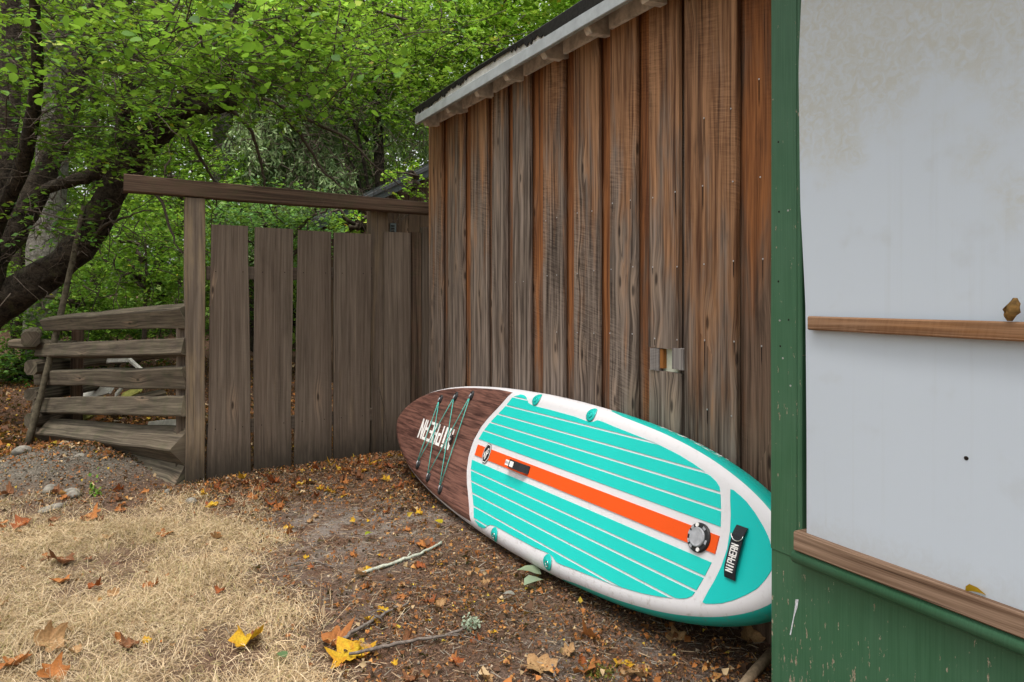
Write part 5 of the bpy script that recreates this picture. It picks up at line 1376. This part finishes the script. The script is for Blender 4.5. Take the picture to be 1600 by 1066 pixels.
# dry curled leaf hung on the strip
cl = at(1577, 487, X=GXP - .04); rr = np.random.default_rng(8); V, C = [], []
for i in range(9):
    for k in range(10):
        a = 5.2 * k / 9; f_ = i / 8; rad = .013 * math.sin(math.pi * (.12 + .80 * f_)) * (1 + .25 * rr.normal() * .5)
        V.append((cl[0] + rad * math.sin(a) * .8, cl[1] + rad * math.cos(a) - .010 * f_, cl[2] - .018 + .044 * f_)); C.append(np.array((.26, .15, .05)) * rr.uniform(.5, 1.6))
Fc = [(i * 10 + k, i * 10 + k + 1, i * 10 + k + 11, i * 10 + k + 10) for i in range(8) for k in range(9)]
tag(big_mesh("dried_leaf", np.array(V), np.array(Fc), M['dry'], None, np.array(C), True), "small dried curled leaf clinging above the brown strip on the white sheet", "leaf")

# ------------------------------------------------------------------ sticks, stones, weeds
def stick(label, pts, rad, mat, seed, forks=()):
    Q = []
    for (px, py, h_) in pts:
        x, y = gpx(px, py); Q.append((x, y, float(ground_z(x, y)) + h_))
    Q = np.array(Q)
    T = thing("fallen_stick", tuple(Q[0]), label, "stick")
    rad = [q * .75 for q in rad]; rr = np.random.default_rng(seed); S = smooth_path(Q, 18); S[1:-1] += rr.normal(size=(16, 3)) * .0025
    tube("stem", S, rad, mat, T, 7, seed, .12)
    for (f_, px, py, h_) in forks:
        x, y = gpx(px, py); a = S[int(f_ * 17)]
        tube("side_twig", wander(a, (x, y, float(ground_z(x, y)) + h_), 7, .006, rr), [rad[0] * .5, rad[0] * .25], mat, T, 5, seed + 1)
    return T, S
stick("pale lichen-crusted stick lying across the dirt left of the board", [(563, 896, .010), (610, 882, .012), (655, 868, .014), (690, 850, .016)], [.010, .011, .008], M['lichen'], 1, [(.55, 640, 866, .02)])
stick("thin grey stick pointing at the yellow leaf in the foreground", [(537, 1010, .03), (580, 978, .02), (610, 958, .014), (641, 946, .012)], [.009, .008, .005], M['stick'], 2, [(.5, 600, 975, .01), (.75, 575, 963, .012)])
T, S = stick("longest dark stick in the foreground with a lichen tuft at its end", [(545, 1040, .04), (620, 1020, .03), (690, 1005, .02), (735, 985, .015)], [.0065, .009, .008, .006], M['stick'], 3, [(.8, 780, 1015, .012), (.85, 745, 1000, .01)])
rr = np.random.default_rng(4); P = S[-1] + rr.normal(size=(160, 3)) * np.array([.016, .016, .010]) + np.array([0, 0, .012])
v, f, c = cloud(P, rr.uniform(.008, .018, 160), np.array((.34, .40, .30))[None] * (1 + rr.normal(size=(160, 1)) * .2), LEAF4, rr, .3, 0)
tag(big_mesh("lichen_tuft", v, f, M['litter'], T, np.clip(c, .02, .8)), kind="stuff")
stick("short brown stick at the bottom edge pointing at the camera", [(868, 1064, .012), (864, 1045, .014), (860, 1028, .012)], [.007, .006], M['stick'], 5, [(.6, 895, 1050, .01)])
stick("thin dark twig at the edge of the bare dirt patch", [(455, 880, .008), (490, 873, .010), (520, 882, .008)], [.005, .004], M['stick'], 6)
stick("slender brown twig on the dirt below the board's nose", [(640, 915, .007), (700, 922, .010), (740, 930, .007)], [.004, .003], M['stick'], 7)
a, c = at(1150, 1085, z=.02), at(1206, 1020, z=.05)
tag(tube("wooden_stake", [a, (a + c) / 2, c + (c - a) * .35], [.016, .016, .016], M['stake'], None, 8, 9, .06), "brown stake on the ground at the foot of the green bay", "stake")
def stone(label, px, py, sx, sy, sz_, seed, mat=None):
    x, y = gpx(px, py); rr = np.random.default_rng(seed); V, Fc = [], []
    na, nb_ = 12, 8
    for i in range(nb_ + 1):
        ph = math.pi * i / nb_
        for k in range(na):
            a = 2 * math.pi * k / na; q = 1 + .16 * math.sin(2 * a + seed) + .10 * math.sin(3 * a + 2 * seed + ph * 2) + .06 * rr.normal() * math.sin(ph)
            V.append((sx * q * math.sin(ph) * math.cos(a), sy * q * math.sin(ph) * math.sin(a), sz_ * math.cos(ph)))
    for i in range(nb_):
        for k in range(na): Fc.append((i * na + k, i * na + (k + 1) % na, (i + 1) * na + (k + 1) % na, (i + 1) * na + k))
    o = mesh("stone", V, Fc, smooth=True, mat=mat or M['stone']); o.location = (x, y, float(ground_z(x, y)) + sz_ * .18); o.rotation_euler = (0, 0, seed)
    return tag(o, label, "stone", "stones along the foot of the gravel mound")
stone("pale rounded stone at the foot of the gravel mound", 78, 786, .045, .04, .035, 1); stone("flat grey stone right of the pale rounded stone", 112, 785, .075, .05, .032, 2)
stone("pale pebble in front of the gate post", 299, 788, .034, .03, .026, 3); stone("long mossy stone at the edge of the dead grass", 82, 803, .09, .035, .02, 4)
stone("small stone high on the gravel mound", 125, 742, .04, .03, .022, 5); stone("dull stone at the left side of the mound", 35, 735, .06, .05, .04, 6); stone("grey lump under the lowest rail", 100, 722, .05, .05, .03, 7); stone("pale pebble left of the gate's lowest rail", 262, 775, .03, .025, .02, 8)
def pebbles(n_, cx, cy, sx, sy, seed):
    rr = np.random.default_rng(seed); t = np.array([(0, 0, 1), (1, 0, 0), (0, 1, 0), (-1, 0, 0), (0, -1, 0), (0, 0, -1)], float)
    Ft = np.array([(0, 1, 2), (0, 2, 3), (0, 3, 4), (0, 4, 1), (5, 2, 1), (5, 3, 2), (5, 4, 3), (5, 1, 4)])
    x, y = rr.normal(size=n_) * sx + cx, rr.normal(size=n_) * sy + cy; sz_ = np.clip(rr.lognormal(-5.3, .45, n_), .002, .013)
    V = np.stack([x, y, ground_z(x, y) + sz_ * .3], 1)[:, None] + t[None] * sz_[:, None, None] * rr.uniform(.6, 1.3, (n_, 1, 3)) + rr.normal(size=(n_, 6, 3)) * sz_[:, None, None] * .12
    return V.reshape(-1, 3), (Ft[None] + (np.arange(n_) * 6)[:, None, None]).reshape(-1, 3)
v, f = pebbles(900, -.48, 5.45, .45, .42, 3); tag(big_mesh("gravel", v, f, M['grit']), "loose grey gravel on the mound by the rail fence", "gravel", None, "stuff")
v, f = pebbles(260, 1.1, 3.1, .35, 1.0, 4); tag(big_mesh("grit", v, f, M['grit']), "small grit and pebbles on the bare dirt", "gravel", None, "stuff")
x, y = gpx(146, 785); rr = np.random.default_rng(6)
wd_ = thing("weed", (x, y, float(ground_z(x, y))), "small green weed growing at the foot of the gravel mound", "plant")
P = np.array([x, y, float(ground_z(x, y))]) + np.abs(rr.normal(size=(34, 3))) * np.array([.03, .02, .06]) * np.array([1, 1, 1]) - np.array([.015, 0, 0])
v, f, c = cloud(P, rr.uniform(.02, .035, 34), pick('mid', 34, rr), LEAF4, rr, .8, 0); tag(big_mesh("leaves", v, f, M['leaf'], wd_, c), kind="stuff")
tube("stem", [(x, y, float(ground_z(x, y)) - .01), (x + .01, y, float(ground_z(x, y)) + .10)], [.003, .002], M['twig'], wd_, 5)
x, y = gpx(940, 1050); P = np.array([x, y, float(ground_z(x, y)) + .004]) + rr.normal(size=(260, 3)) * np.array([.035, .02, .004])
v, f, c = cloud(P, rr.uniform(.008, .016, 260), np.array((.16, .16, .035))[None] * (1 + rr.normal(size=(260, 1)) * .25), LEAF2, rr, .6, -1.0)
tag(big_mesh("moss_tuft", v, f, M['litter'], None, np.clip(c, .01, .5)), "olive moss tuft at the bottom edge of the dirt", "moss", None, "stuff")
# dry tendril by the gate's hinge post
q0 = at(592, 600, Y=4.93)
vine = tube("dry_vine", smooth_path([at(592, 605, Y=4.94), at(600, 635, Y=4.93), at(606, 690, Y=4.92)], 10), [.004, .003], M['twig'], None, 5)
tag(vine, "thin dry vine hanging in front of the hinge post", "vine")
